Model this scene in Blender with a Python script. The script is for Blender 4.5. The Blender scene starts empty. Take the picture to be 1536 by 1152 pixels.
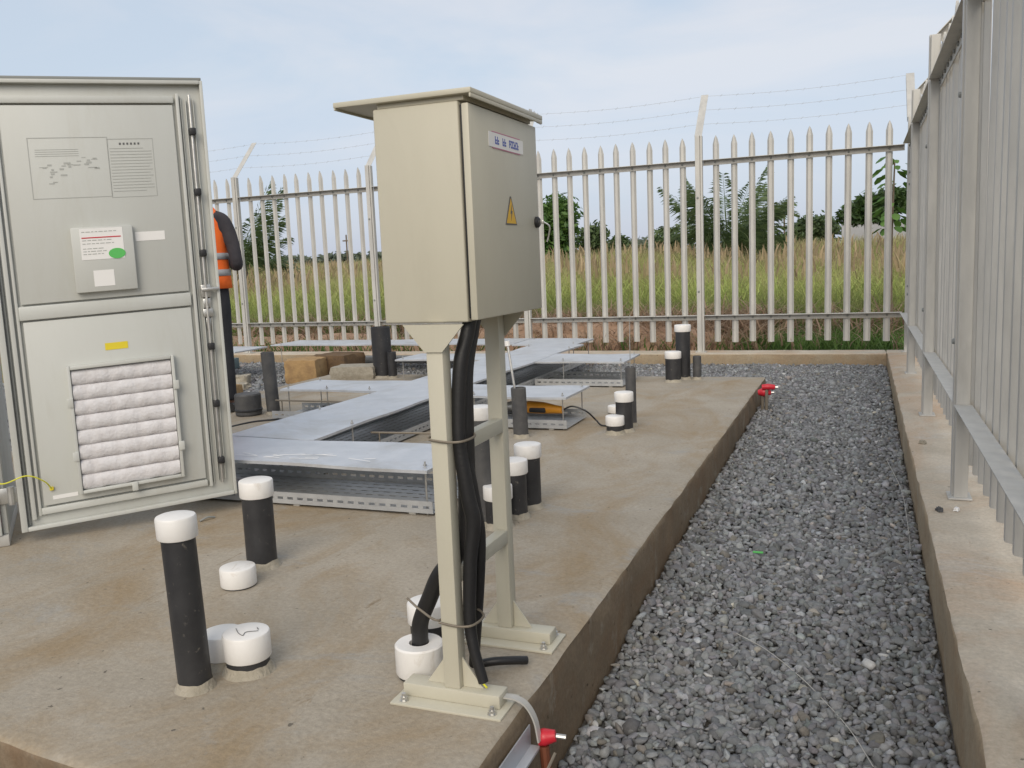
import bpy, bmesh, math, random
import numpy as np
from mathutils import Vector, Matrix, noise
random.seed(7); rng = np.random.default_rng(11)
scene = bpy.context.scene
col = scene.collection
PI = math.pi

# ------------------------------------------------------------------ camera
F_PX, PX, PY, HCAM = 1332.659, 768.0, 576.0, 1.0
RX, RY, RZ = (0.931, -0.011, 0.364), (0.362, 0.142, -0.921), (-0.042, 0.990, 0.137)
ROT = Matrix((RX, RY, RZ))
ROT = ROT.to_quaternion().normalized().to_matrix()
CAM = Vector((0, 0, HCAM))
cd = bpy.data.cameras.new('camera'); cam = bpy.data.objects.new('camera', cd); col.objects.link(cam)
cam.matrix_world = Matrix.Translation(CAM) @ ROT.to_4x4()
cd.sensor_width = 36.0; cd.lens = F_PX / 1536 * 36.0
cd.clip_start = 0.02; cd.clip_end = 3000
scene.camera = cam

# ------------------------------------------------------------------ sky and sun
SUN_EL = math.radians(35.0)
sun_h = Vector((0.16, -0.985, 0)).normalized()            # the veiled sun stands behind the photographer
SUN_DIR = Vector((sun_h.x * math.cos(SUN_EL), sun_h.y * math.cos(SUN_EL), math.sin(SUN_EL)))
world = bpy.data.worlds.new('World'); scene.world = world; world.use_nodes = True
wn, wl = world.node_tree.nodes, world.node_tree.links
wn.clear()
sky = wn.new('ShaderNodeTexSky'); sky.sky_type = 'NISHITA'; sky.sun_disc = False
sky.sun_elevation = SUN_EL; sky.sun_rotation = math.atan2(sun_h.x, sun_h.y)
sky.air_density = 1.0; sky.dust_density = 2.2; sky.ozone_density = 1.2; sky.altitude = 50
tc = wn.new('ShaderNodeTexCoord')
mp = wn.new('ShaderNodeMapping'); mp.inputs['Scale'].default_value = (1.3, 1.3, 5.0)
wl.new(tc.outputs['Generated'], mp.inputs['Vector'])
nz = wn.new('ShaderNodeTexNoise'); nz.inputs['Scale'].default_value = 1.7; nz.inputs['Detail'].default_value = 7
nz.inputs['Roughness'].default_value = 0.55; nz.inputs['Distortion'].default_value = 0.5
wl.new(mp.outputs['Vector'], nz.inputs['Vector'])
cr = wn.new('ShaderNodeValToRGB'); cr.color_ramp.elements[0].position = 0.38; cr.color_ramp.elements[1].position = 0.62
cr.color_ramp.elements[0].color = (0.65, 0.735, 0.84, 1); cr.color_ramp.elements[1].color = (0.825, 0.83, 0.862, 1)
wl.new(nz.outputs['Fac'], cr.inputs['Fac'])
sc_ = wn.new('ShaderNodeMixRGB'); sc_.blend_type = 'MULTIPLY'; sc_.inputs['Fac'].default_value = 1.0; sc_.inputs['Color2'].default_value = (4.75, 4.75, 4.75, 1)
wl.new(cr.outputs['Color'], sc_.inputs['Color1'])
sep = wn.new('ShaderNodeSeparateXYZ'); wl.new(tc.outputs['Generated'], sep.inputs[0])
hz = wn.new('ShaderNodeMapRange'); hz.inputs['From Min'].default_value = 0.0; hz.inputs['From Max'].default_value = 0.20; hz.inputs['To Min'].default_value = 0.85; hz.inputs['To Max'].default_value = 0.0
wl.new(sep.outputs['Z'], hz.inputs['Value'])
mh = wn.new('ShaderNodeMixRGB'); mh.inputs['Color2'].default_value = (2.9, 3.15, 3.95, 1)      # dusty air low down, all round
wl.new(hz.outputs['Result'], mh.inputs['Fac']); wl.new(sc_.outputs['Color'], mh.inputs['Color1'])
mx = wn.new('ShaderNodeMixRGB'); mx.inputs['Fac'].default_value = 0.84                           # thin high veil of cloud
wl.new(sky.outputs['Color'], mx.inputs['Color1']); wl.new(mh.outputs['Color'], mx.inputs['Color2'])
bg = wn.new('ShaderNodeBackground'); bg.inputs['Strength'].default_value = 0.10
wl.new(mx.outputs['Color'], bg.inputs['Color'])
wo = wn.new('ShaderNodeOutputWorld'); wl.new(bg.outputs['Background'], wo.inputs['Surface'])
sl = bpy.data.lights.new('sun', 'SUN'); sl.energy = 1.1; sl.angle = math.radians(42); sl.color = (1.0, 0.90, 0.76)
so = bpy.data.objects.new('sun', sl); col.objects.link(so)
so.rotation_euler = (-SUN_DIR).to_track_quat('-Z', 'Y').to_euler(); so.location = (-20, -30, 20)
scene.view_settings.view_transform = 'Standard'; scene.view_settings.look = 'None'
scene.view_settings.gamma = 1.0; scene.view_settings.exposure = 0.95
scene.render.engine = 'CYCLES'

# ------------------------------------------------------------------ pixel helpers (pixel -> direction, depth from a known plane)
def ray(x, y):
    return (ROT @ Vector((x - PX, -(y - PY), -F_PX))).normalized()
def on(ax, v, x, y):
    r = ray(x, y); return CAM + r * ((v - CAM[ax]) / r[ax])
def gz(x, y, z=0.0): return on(2, z, x, y)
def gy(x, y, v): return on(1, v, x, y)
def gx(x, y, v): return on(0, v, x, y)

# ------------------------------------------------------------------ materials
def _n(t, k, **kw):
    n = t.nodes.new(k)
    for a, b in kw.items(): setattr(n, a, b)
    return n
def mat(name, c1, c2=None, rough=0.6, metal=0.0, scale=6.0, ramp=(0.35, 0.65), bump=0.0, bscale=60.0, c3=None, s3=1.5, r3=(0.5, 0.7),
        attr=None, rvar=0.0, trans=0.0, stretch=(1, 1, 1), spec=0.5):
    m = bpy.data.materials.new(name); m.use_nodes = True
    t = m.node_tree; p = t.nodes['Principled BSDF']; L = t.links.new
    p.inputs['Roughness'].default_value = rough; p.inputs['Metallic'].default_value = metal
    p.inputs['Specular IOR Level'].default_value = spec
    co = _n(t, 'ShaderNodeTexCoord'); oi = _n(t, 'ShaderNodeObjectInfo')
    mu = _n(t, 'ShaderNodeVectorMath', operation='MULTIPLY'); mu.inputs[1].default_value = (13.7, 9.1, 17.3)
    L(oi.outputs['Random'], mu.inputs[0])
    ad = _n(t, 'ShaderNodeVectorMath', operation='ADD')
    st = _n(t, 'ShaderNodeVectorMath', operation='MULTIPLY'); st.inputs[1].default_value = stretch
    L(co.outputs['Object'], st.inputs[0]); L(st.outputs[0], ad.inputs[0]); L(mu.outputs[0], ad.inputs[1])
    V = ad.outputs[0]
    last = None
    if attr:
        a = _n(t, 'ShaderNodeAttribute', attribute_name=attr); last = a.outputs['Color']
    if c2 is not None:
        n1 = _n(t, 'ShaderNodeTexNoise'); n1.inputs['Scale'].default_value = scale; n1.inputs['Detail'].default_value = 8
        n1.inputs['Roughness'].default_value = 0.62; L(V, n1.inputs['Vector'])
        r1 = _n(t, 'ShaderNodeValToRGB'); e = r1.color_ramp.elements
        e[0].position, e[1].position = ramp; e[0].color = (*c1, 1); e[1].color = (*c2, 1)
        L(n1.outputs['Fac'], r1.inputs['Fac'])
        if last is not None:
            x = _n(t, 'ShaderNodeMixRGB', blend_type='MULTIPLY'); x.inputs['Fac'].default_value = 1.0
            L(last, x.inputs['Color1']); L(r1.outputs['Color'], x.inputs['Color2']); last = x.outputs['Color']
        else: last = r1.outputs['Color']
        if rvar:
            mr = _n(t, 'ShaderNodeMapRange'); mr.inputs['To Min'].default_value = max(0.05, rough - rvar); mr.inputs['To Max'].default_value = min(1, rough + rvar)
            L(n1.outputs['Fac'], mr.inputs['Value']); L(mr.outputs['Result'], p.inputs['Roughness'])
    if c3 is not None:
        n2 = _n(t, 'ShaderNodeTexNoise'); n2.inputs['Scale'].default_value = s3; n2.inputs['Detail'].default_value = 9
        n2.inputs['Roughness'].default_value = 0.7; n2.inputs['Distortion'].default_value = 0.6; L(V, n2.inputs['Vector'])
        r2 = _n(t, 'ShaderNodeValToRGB'); r2.color_ramp.elements[0].position, r2.color_ramp.elements[1].position = r3
        L(n2.outputs['Fac'], r2.inputs['Fac'])
        x = _n(t, 'ShaderNodeMixRGB'); L(r2.outputs['Color'], x.inputs['Fac'])
        if last is not None: L(last, x.inputs['Color1'])
        else: x.inputs['Color1'].default_value = (*c1, 1)
        x.inputs['Color2'].default_value = (*c3, 1); last = x.outputs['Color']
    if last is None: p.inputs['Base Color'].default_value = (*c1, 1)
    else: L(last, p.inputs['Base Color'])
    if bump:
        n3 = _n(t, 'ShaderNodeTexNoise'); n3.inputs['Scale'].default_value = bscale; n3.inputs['Detail'].default_value = 6
        L(V, n3.inputs['Vector'])
        b = _n(t, 'ShaderNodeBump'); b.inputs['Strength'].default_value = bump; b.inputs['Distance'].default_value = 0.01
        L(n3.outputs['Fac'], b.inputs['Height']); L(b.outputs['Normal'], p.inputs['Normal'])
    if trans:
        p.inputs['Transmission Weight'].default_value = 0.0
        tr = _n(t, 'ShaderNodeBsdfTranslucent'); ms = _n(t, 'ShaderNodeMixShader'); ms.inputs['Fac'].default_value = trans
        if last is not None: L(last, tr.inputs['Color'])
        else: tr.inputs['Color'].default_value = (*c1, 1)
        out = t.nodes['Material Output']; L(p.outputs[0], ms.inputs[1]); L(tr.outputs[0], ms.inputs[2]); L(ms.outputs[0], out.inputs['Surface'])
    return m

M = {}
def concrete(name, light, dark, stain, grey, stain_scale=1.5):
    m = bpy.data.materials.new(name); m.use_nodes = True; t = m.node_tree; p = t.nodes['Principled BSDF']; L = t.links.new
    p.inputs['Roughness'].default_value = 0.9; p.inputs['Specular IOR Level'].default_value = 0.25
    co = _n(t, 'ShaderNodeTexCoord')
    def nz_(sc, det=8, ro=.6, dis=0.0, st=(1, 1, 1)):
        mu = _n(t, 'ShaderNodeVectorMath', operation='MULTIPLY'); mu.inputs[1].default_value = st; L(co.outputs['Object'], mu.inputs[0])
        n = _n(t, 'ShaderNodeTexNoise'); n.inputs['Scale'].default_value = sc; n.inputs['Detail'].default_value = det; n.inputs['Roughness'].default_value = ro; n.inputs['Distortion'].default_value = dis
        L(mu.outputs[0], n.inputs['Vector']); return n.outputs['Fac']
    def rp(src, a, b, ca=(0, 0, 0), cb=(1, 1, 1)):
        r = _n(t, 'ShaderNodeValToRGB'); e = r.color_ramp.elements; e[0].position, e[1].position = a, b; e[0].color = (*ca, 1); e[1].color = (*cb, 1); L(src, r.inputs['Fac']); return r.outputs['Color']
    def mixc(f, a, b, mode='MIX', fac=None):
        x = _n(t, 'ShaderNodeMixRGB', blend_type=mode)
        if fac is None: L(f, x.inputs['Fac'])
        else: x.inputs['Fac'].default_value = fac
        for k, v in (('Color1', a), ('Color2', b)):
            if isinstance(v, tuple): x.inputs[k].default_value = (*v, 1)
            else: L(v, x.inputs[k])
        return x.outputs['Color']
    c = rp(nz_(2.6, 9, .65, .3), .34, .68, dark, light)
    c = mixc(rp(nz_(stain_scale, 9, .68, .8, (1.3, .8, 1)), .45, .66), c, stain)
    c = mixc(rp(nz_(stain_scale * 1.9, 9, .7, .5, (.8, 1.2, 1)), .56, .70), c, grey)
    c = mixc(rp(nz_(9, 8, .75, 1.0, (1.6, .5, 1)), .62, .72), c, tuple(v * .72 for v in stain))
    c = mixc(None, c, rp(nz_(70, 5, .7), .25, .75, (.80, .80, .80), (1.16, 1.16, 1.16)), 'MULTIPLY', 1.0)
    c = mixc(rp(nz_(38, 3, .5), .70, .74), c, tuple(v * .45 for v in dark))
    L(c, p.inputs['Base Color'])
    b = _n(t, 'ShaderNodeBump'); b.inputs['Strength'].default_value = .45; b.inputs['Distance'].default_value = .012; L(nz_(28, 10, .72), b.inputs['Height']); L(b.outputs['Normal'], p.inputs['Normal'])
    return m
M['concrete'] = concrete('cast concrete', (0.41, 0.365, 0.30), (0.335, 0.295, 0.235), (0.315, 0.242, 0.155), (0.335, 0.325, 0.30))
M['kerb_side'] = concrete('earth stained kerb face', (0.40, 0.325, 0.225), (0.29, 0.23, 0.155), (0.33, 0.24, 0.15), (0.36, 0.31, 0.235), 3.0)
M['slab_side'] = concrete('dark brown formwork face', (0.24, 0.185, 0.125), (0.15, 0.115, 0.078), (0.19, 0.13, 0.08), (0.26, 0.23, 0.18), 4.0)
M['kerb'] = concrete('kerb concrete', (0.60, 0.53, 0.43), (0.45, 0.39, 0.305), (0.50, 0.36, 0.245), (0.52, 0.49, 0.44), 1.2)
M['bed'] = mat('dark stone dust', (0.06, 0.058, 0.055), (0.12, 0.11, 0.1), 0.95, scale=30, bump=0.8, bscale=90)
M['stones'] = mat('crushed stone', (0.85, 0.85, 0.85), (1.1, 1.1, 1.1), 0.85, scale=120, attr='col', bump=0.25, bscale=220)
M['soil'] = mat('red earth', (0.24, 0.13, 0.075), (0.34, 0.20, 0.12), 0.95, scale=2.2, bump=0.7, bscale=14, c3=(0.16, 0.17, 0.06), s3=0.35, r3=(0.42, 0.58))
M['mound'] = mat('loose red earth', (0.34, 0.20, 0.12), (0.45, 0.30, 0.20), 0.95, scale=9, bump=0.9, bscale=30)
M['zinc'] = mat('galvanised steel', (0.46, 0.45, 0.42), (0.55, 0.535, 0.495), 0.55, 0.2, scale=14, bump=0.05, bscale=120, rvar=0.12, c3=(0.38, 0.36, 0.32), s3=5, r3=(0.58, 0.85), stretch=(1, 1, 0.25))
M['sheet'] = mat('galvanised sheet', (0.52, 0.545, 0.58), (0.62, 0.64, 0.67), 0.42, 0.45, scale=7, rvar=0.12, bump=0.04, bscale=20, c3=(0.44, 0.44, 0.43), s3=2.0, r3=(0.5, 0.72))
M['tray'] = mat('perforated galvanised sheet', (0.40, 0.41, 0.42), (0.50, 0.51, 0.51), 0.5, 0.45, scale=10, rvar=0.1)
M['beige'] = mat('pebble grey enamel', (0.52, 0.495, 0.40), (0.485, 0.46, 0.37), 0.45, scale=2.5, bump=0.03, bscale=260, c3=(0.455, 0.43, 0.345), s3=5, r3=(0.5, 0.9), stretch=(1.6, 1.6, .5), rvar=.06)
M['door'] = mat('light grey enamel', (0.53, 0.542, 0.512), (0.505, 0.512, 0.48), 0.47, scale=2, bump=0.03, bscale=240, c3=(0.46, 0.458, 0.41), s3=3, r3=(0.52, 0.85), stretch=(2, 2, .4), rvar=.08)
M['gasket'] = mat('grey rubber seal', (0.25, 0.26, 0.25), rough=0.8)
M['black'] = mat('black plastic', (0.018, 0.018, 0.02), rough=0.5)
M['pipe'] = mat('black pipe', (0.022, 0.022, 0.024), (0.034, 0.034, 0.036), 0.48, scale=12, c3=(0.17, 0.155, 0.13), s3=38, r3=(0.61, 0.72), bump=0.06, bscale=70)
M['pipe_old'] = mat('weathered grey pipe', (0.055, 0.055, 0.058), (0.09, 0.088, 0.085), 0.6, scale=14, c3=(0.25, 0.22, 0.18), s3=40, r3=(0.64, 0.74))
M['cap'] = mat('white pipe cap', (0.80, 0.785, 0.76), (0.76, 0.74, 0.71), 0.45, scale=9, c3=(0.52, 0.46, 0.39), s3=11, r3=(0.58, 0.80), bump=0.05, bscale=80)
M['mortar'] = mat('mortar', (0.40, 0.36, 0.29), (0.30, 0.27, 0.21), 0.95, scale=30, bump=0.7, bscale=70)
M['rubber'] = mat('black cable sheath', (0.012, 0.012, 0.013), rough=0.45, bump=0.08, bscale=150)
M['steel'] = mat('bright steel', (0.62, 0.62, 0.60), (0.45, 0.44, 0.42), 0.35, 0.8, scale=20)
M['wire'] = mat('binding wire', (0.22, 0.19, 0.15), rough=0.6, metal=0.4)
M['white'] = mat('white label', (0.78, 0.77, 0.75), rough=0.6)
M['filter'] = mat('white filter fleece', (0.68, 0.67, 0.685), (0.59, 0.57, 0.575), 0.95, scale=30, bump=0.35, bscale=110)
M['red'] = mat('red plastic', (0.55, 0.02, 0.035), rough=0.4)
M['yellow'] = mat('yellow label', (0.72, 0.58, 0.03), rough=0.55)
M['amber'] = mat('amber warning label', (0.68, 0.40, 0.02), rough=0.5)
M['green'] = mat('green sticker', (0.10, 0.48, 0.11), rough=0.6)
M['ink'] = mat('faded grey print', (0.40, 0.41, 0.385), rough=0.6)
M['ink_dark'] = mat('dark print', (0.10, 0.10, 0.10), rough=0.6)
M['blue'] = mat('blue print', (0.10, 0.14, 0.42), rough=0.6)
M['pink'] = mat('pink line', (0.52, 0.20, 0.30), rough=0.6)
M['earth_wire'] = mat('yellow earth wire', (0.62, 0.60, 0.04), rough=0.5)
M['inside'] = mat('dark cabinet inside', (0.10, 0.045, 0.05), (0.05, 0.045, 0.05), 0.7, scale=4)
M['orange'] = mat('orange hi-vis cloth', (0.92, 0.17, 0.02), (0.80, 0.13, 0.02), 0.85, scale=9, bump=0.25, bscale=16)
M['reflect'] = mat('grey reflective tape', (0.34, 0.35, 0.36), rough=0.4)
M['shirt'] = mat('dark cotton', (0.028, 0.026, 0.032), (0.045, 0.04, 0.045), 0.9, scale=9, bump=0.3, bscale=18)
M['trousers'] = mat('black denim', (0.018, 0.019, 0.024), (0.03, 0.03, 0.035), 0.9, scale=9, bump=0.3, bscale=14)
M['skin'] = mat('brown skin', (0.12, 0.06, 0.038), rough=0.55)
M['hair'] = mat('black hair', (0.012, 0.010, 0.009), rough=0.8, bump=0.5, bscale=160)
M['block'] = mat('sandstone block', (0.42, 0.27, 0.12), (0.30, 0.19, 0.09), 0.92, scale=14, bump=0.7, bscale=40)
M['tool_orange'] = mat('orange tool plastic', (0.66, 0.28, 0.02), rough=0.45)
M['leaf'] = mat('leaf', (0.9, 0.9, 0.9), (1.1, 1.1, 1.1), 0.6, scale=3, attr='col', trans=0.3)
M['grass'] = mat('grass blade', (0.85, 0.85, 0.85), (1.12, 1.12, 1.12), 0.7, scale=0.5, attr='col', trans=0.35)
M['bark'] = mat('bark', (0.11, 0.085, 0.06), (0.19, 0.15, 0.11), 0.95, scale=8, bump=0.8, bscale=25)
M['greywall'] = mat('grey render wall', (0.36, 0.37, 0.38), (0.30, 0.30, 0.31), 0.9, scale=1)
M['plastic'] = mat('clear plastic shred', (0.75, 0.76, 0.78), rough=0.25, trans=0.5)

# ------------------------------------------------------------------ mesh helpers
def box(bm, lo, hi, bev=0.0, seg=2, mtx=None):
    lo, hi = Vector(lo), Vector(hi)
    tmp = bmesh.new()
    bmesh.ops.create_cube(tmp, size=1.0)
    s = hi - lo; c = (hi + lo) / 2
    for v in tmp.verts: v.co = Vector((v.co.x * s.x, v.co.y * s.y, v.co.z * s.z)) + c
    if bev > 0: bmesh.ops.bevel(tmp, geom=tmp.edges[:], offset=min(bev, 0.45 * min(s)), segments=seg, affect='EDGES', profile=0.5)
    merge(bm, tmp, mtx)
def merge(bm, tmp, mtx=None):
    if mtx is not None: bmesh.ops.transform(tmp, matrix=mtx, verts=tmp.verts)
    me = bpy.data.meshes.new('t'); tmp.to_mesh(me); tmp.free(); bm.from_mesh(me); bpy.data.meshes.remove(me)
def lathe(bm, prof, c=(0, 0, 0), seg=24, mtx=None):
    """prof: list of (r, z); closed with fans where r == 0"""
    tmp = bmesh.new(); rings = []
    for r, z in prof:
        if r < 1e-6: rings.append([tmp.verts.new((c[0], c[1], c[2] + z))])
        else: rings.append([tmp.verts.new((c[0] + r * math.cos(2 * PI * k / seg), c[1] + r * math.sin(2 * PI * k / seg), c[2] + z)) for k in range(seg)])
    for a, b in zip(rings, rings[1:]):
        for k in range(seg):
            k2 = (k + 1) % seg
            if len(a) == 1 and len(b) == 1: continue
            if len(a) == 1: tmp.faces.new((a[0], b[k2], b[k]))
            elif len(b) == 1: tmp.faces.new((a[k], a[k2], b[0]))
            else: tmp.faces.new((a[k], a[k2], b[k2], b[k]))
    bmesh.ops.recalc_face_normals(tmp, faces=tmp.faces)
    merge(bm, tmp, mtx)
def smooth_path(pts, n=8):
    pts = [Vector(p) for p in pts]
    if len(pts) < 3: return pts
    out = []; q = [pts[0] * 2 - pts[1]] + pts + [pts[-1] * 2 - pts[-2]]
    for i in range(1, len(q) - 2):
        a, b, c, d = q[i - 1:i + 3]
        for k in range(n):
            t = k / n
            out.append(0.5 * ((2 * b) + (c - a) * t + (2 * a - 5 * b + 4 * c - d) * t * t + (3 * b - a - 3 * c + d) * t ** 3))
    out.append(pts[-1]); return out
def tube(bm, pts, r, seg=10, smooth=0, sy=1.0):
    """r: number or list; sy flattens the section"""
    if smooth: 
        n0 = len(pts); pts2 = smooth_path(pts, smooth)
        if isinstance(r, (list, tuple)): r = list(np.interp(np.linspace(0, n0 - 1, len(pts2)), range(n0), r))
        pts = pts2
    pts = [Vector(p) for p in pts]
    rs = r if isinstance(r, (list, tuple)) else [r] * len(pts)
    t0 = (pts[1] - pts[0]).normalized()
    up = Vector((0, 0, 1)) if abs(t0.z) < 0.9 else Vector((1, 0, 0))
    u = t0.cross(up).normalized(); rings = []
    for i, p in enumerate(pts):
        t = (pts[min(i + 1, len(pts) - 1)] - pts[max(i - 1, 0)]).normalized()
        u = (u - t * u.dot(t)).normalized(); w = t.cross(u)
        rings.append([bm.verts.new(p + (u * math.cos(2 * PI * k / seg) + w * sy * math.sin(2 * PI * k / seg)) * rs[i]) for k in range(seg)])
    fs = []
    for a, b in zip(rings, rings[1:]):
        for k in range(seg): fs.append(bm.faces.new((a[k], a[(k + 1) % seg], b[(k + 1) % seg], b[k])))
    fs.append(bm.faces.new(rings[0][::-1])); fs.append(bm.faces.new(rings[-1]))
    bmesh.ops.recalc_face_normals(bm, faces=fs)
def loft(bm, rings, cap=True):
    """rings: list of (center, ux, uy) ellipses"""
    R = []; seg = 20
    for c, a, b in rings:
        c, a, b = Vector(c), Vector(a), Vector(b)
        R.append([bm.verts.new(c + a * math.cos(2 * PI * k / seg) + b * math.sin(2 * PI * k / seg)) for k in range(seg)])
    fs = []
    for a, b in zip(R, R[1:]):
        for k in range(seg): fs.append(bm.faces.new((a[k], a[(k + 1) % seg], b[(k + 1) % seg], b[k])))
    if cap: fs.append(bm.faces.new(R[0][::-1])); fs.append(bm.faces.new(R[-1]))
    bmesh.ops.recalc_face_normals(bm, faces=fs)
def prism(bm, poly, d, axis='y', at=0.0):
    """extrude polygon (list of (a,b)) by d along axis; (a,b) are the two other axes"""
    def P(a, b, c): return {'y': (a, c, b), 'x': (c, a, b), 'z': (a, b, c)}[axis]
    v0 = [bm.verts.new(P(a, b, at)) for a, b in poly]; v1 = [bm.verts.new(P(a, b, at + d)) for a, b in poly]
    fs = [bm.faces.new(v0), bm.faces.new(v1[::-1])]
    n = len(poly)
    for i in range(n): fs.append(bm.faces.new((v0[i], v0[(i + 1) % n], v1[(i + 1) % n], v1[i])))
    bmesh.ops.recalc_face_normals(bm, faces=fs)

def tag(o, label=None, cat=None, group=None, kind=None):
    if label: o['label'] = label
    if cat: o['category'] = cat
    if group: o['group'] = group
    if kind: o['kind'] = kind
    return o
def thing(name, label, cat, loc=(0, 0, 0), rotz=0.0, group=None):
    o = bpy.data.objects.new(name, None); col.objects.link(o)
    o.location = loc; o.rotation_euler = (0, 0, rotz); o.empty_display_size = 0.05
    return tag(o, label, cat, group)
def wloc(o):
    v = Vector((0, 0, 0))
    while o: v += o.location; o = o.parent
    return v
def obj(name, bm, m, parent=None, world=True, smooth=30):
    """one mesh object; world=True: coordinates are world ones and are moved into the parent's frame"""
    if parent is not None and world: bmesh.ops.translate(bm, vec=-wloc(parent), verts=bm.verts)
    me = bpy.data.meshes.new(name); bm.to_mesh(me); bm.free()
    if smooth:
        me.shade_smooth(); me.set_sharp_from_angle(angle=math.radians(smooth))
    me.materials.append(m)
    o = bpy.data.objects.new(name, me); col.objects.link(o); o.parent = parent
    return o
def np_mesh(name, V, Fq, m, colors=None, smooth=False, parent=None):
    """V (n,3), Fq (k,3|4) numpy"""
    me = bpy.data.meshes.new(name); n, k = Fq.shape
    me.vertices.add(len(V)); me.vertices.foreach_set('co', V.astype(np.float32).ravel())
    me.loops.add(n * k); me.loops.foreach_set('vertex_index', Fq.astype(np.int32).ravel())
    me.polygons.add(n); me.polygons.foreach_set('loop_start', np.arange(0, n * k, k, dtype=np.int32))
    me.update(calc_edges=True)
    if colors is not None:
        a = me.attributes.new('col', 'FLOAT_COLOR', 'POINT')
        c = np.ones((len(V), 4), np.float32); c[:, :3] = colors; a.data.foreach_set('color', c.ravel())
    if smooth: me.shade_smooth()
    me.materials.append(m)
    o = bpy.data.objects.new(name, me); col.objects.link(o); o.parent = parent
    return o
def B(): return bmesh.new()
def bx(name, lo, hi, m, parent=None, bev=0.002, world=True):
    b = B(); box(b, lo, hi, bev); return obj(name, b, m, parent, world)

# ------------------------------------------------------------------ the ground
def zfield(x, y):
    d = max(0.0, y - 9.3)
    return -0.10 + 0.016 * min(d, 60) + 0.05 * math.sin(x * 0.35 + y * 0.21) * min(1, d / 6) + 0.006 * max(0, min(x + 4, 8)) * min(1, d / 12)
gxs = [-260, -160, -100, -70, -50, -40, -32, -26, -21, -17, -14, -11.5, -10, -8.95, -8.7, -6, -4, -2, -1, 0.3, 0.56, 1.2, 2, 3, 4.5, 6, 8, 11, 15, 20, 28, 40, 60, 100, 160, 260]
gys = [-120, -80, -50, -30, -18, -10, -6, -3, 0, 3, 6, 9.0, 9.24, 9.7, 10.3, 11, 12, 13, 14.5, 16, 18, 20, 23, 26, 30, 35, 40, 48, 60, 80, 110, 160, 260, 500, 900]
gv = []
for y in gys:
    for x in gxs:
        inside = (-8.8 < x < 0.45) and (y < 9.1) and y > -4
        gv.append((x, y, -0.42 if inside else zfield(x, y)))
nx = len(gxs)
gf = [(j * nx + i, j * nx + i + 1, (j + 1) * nx + i + 1, (j + 1) * nx + i) for j in range(len(gys) - 1) for i in range(nx - 1)]
tag(np_mesh('ground', np.array(gv), np.array(gf), M['soil'], smooth=False), kind='structure')

def noisy_block(name, x0, x1, y0, y1, zt, zb, step, m, jit=0.006, bump=0.003, rnd=0.016):
    xs = np.linspace(x0, x1, max(2, int((x1 - x0) / step) + 1)); ys = np.linspace(y0, y1, max(2, int((y1 - y0) / step) + 1))
    bm = B(); nxx, nyy = len(xs), len(ys); g = {}
    for j, y in enumerate(ys):
        for i, x in enumerate(xs):
            ex = (i == nxx - 1) - (i == 0); ey = (j == nyy - 1) - (j == 0)
            n = noise.noise((x * 3.1, y * 3.1, zt + 3)); n2 = noise.noise((x * 14, y * 14, 7.7))
            sx = x - ex * (rnd + abs(n2) * jit); sy_ = y - ey * (rnd + abs(n2) * jit)
            g[i, j] = bm.verts.new((sx, sy_, zt + n * bump + n2 * bump * 0.3))
    for j in range(nyy - 1):
        for i in range(nxx - 1): bm.faces.new((g[i, j], g[i + 1, j], g[i + 1, j + 1], g[i, j + 1]))
    loop = [(i, 0) for i in range(nxx)] + [(nxx - 1, j) for j in range(1, nyy)] + [(i, nyy - 1) for i in range(nxx - 2, -1, -1)] + [(0, j) for j in range(nyy - 2, 0, -1)]
    prev = [g[k] for k in loop]
    side_from = 1
    for ri_, (depth, inset) in enumerate(((0.25, 0.75), (0.6, 0.9), (1.0, 1.0), (3.2, 1.0), (0, 1))):
        cur = []
        for (i, j) in loop:
            x, y = xs[i], ys[j]; ex = (i == nxx - 1) - (i == 0); ey = (j == nyy - 1) - (j == 0)
            n = noise.noise((x * 9, y * 9, depth * 2)) * jit
            z = zb if depth == 0 else zt - rnd * depth * 1.3
            k = (1 - inset) * rnd
            cur.append(bm.verts.new((x - ex * (k + n), y - ey * (k + n), z)))
        for a in range(len(loop)):
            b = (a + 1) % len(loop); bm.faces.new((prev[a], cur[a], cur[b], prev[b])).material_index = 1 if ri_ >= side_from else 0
        prev = cur
    bmesh.ops.recalc_face_normals(bm, faces=bm.faces)
    return tag(obj(name, bm, m, smooth=50), kind='structure')
SLAB_X, SLAB_XL, SLAB_Y0, SLAB_Y1 = -0.70, -4.75, 1.285, 7.30
slab = noisy_block('concrete_slab', SLAB_XL, SLAB_X, SLAB_Y0, SLAB_Y1, 0.0, -0.50, 0.045, M['concrete'], rnd=0.02)
for v in slab.data.vertices:                       # the front edge is not quite square to the sides
    if v.co.y < 1.7: v.co.y -= 0.107 * (v.co.x + 1.775) * min(1, (1.7 - v.co.y) / 0.4)
slab.data.materials.append(M['slab_side'])          # upright faces get a darker, browner concrete than the top
kerbs = [noisy_block('kerb', 0.235, 0.63, -1.5, 9.32, 0.0, -0.50, 0.06, M['kerb']),
         noisy_block('kerb', -8.95, 0.233, 8.96, 9.32, 0.0, -0.50, 0.06, M['kerb'])]
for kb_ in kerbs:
    kb_.data.materials.append(M['kerb_side'])

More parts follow.
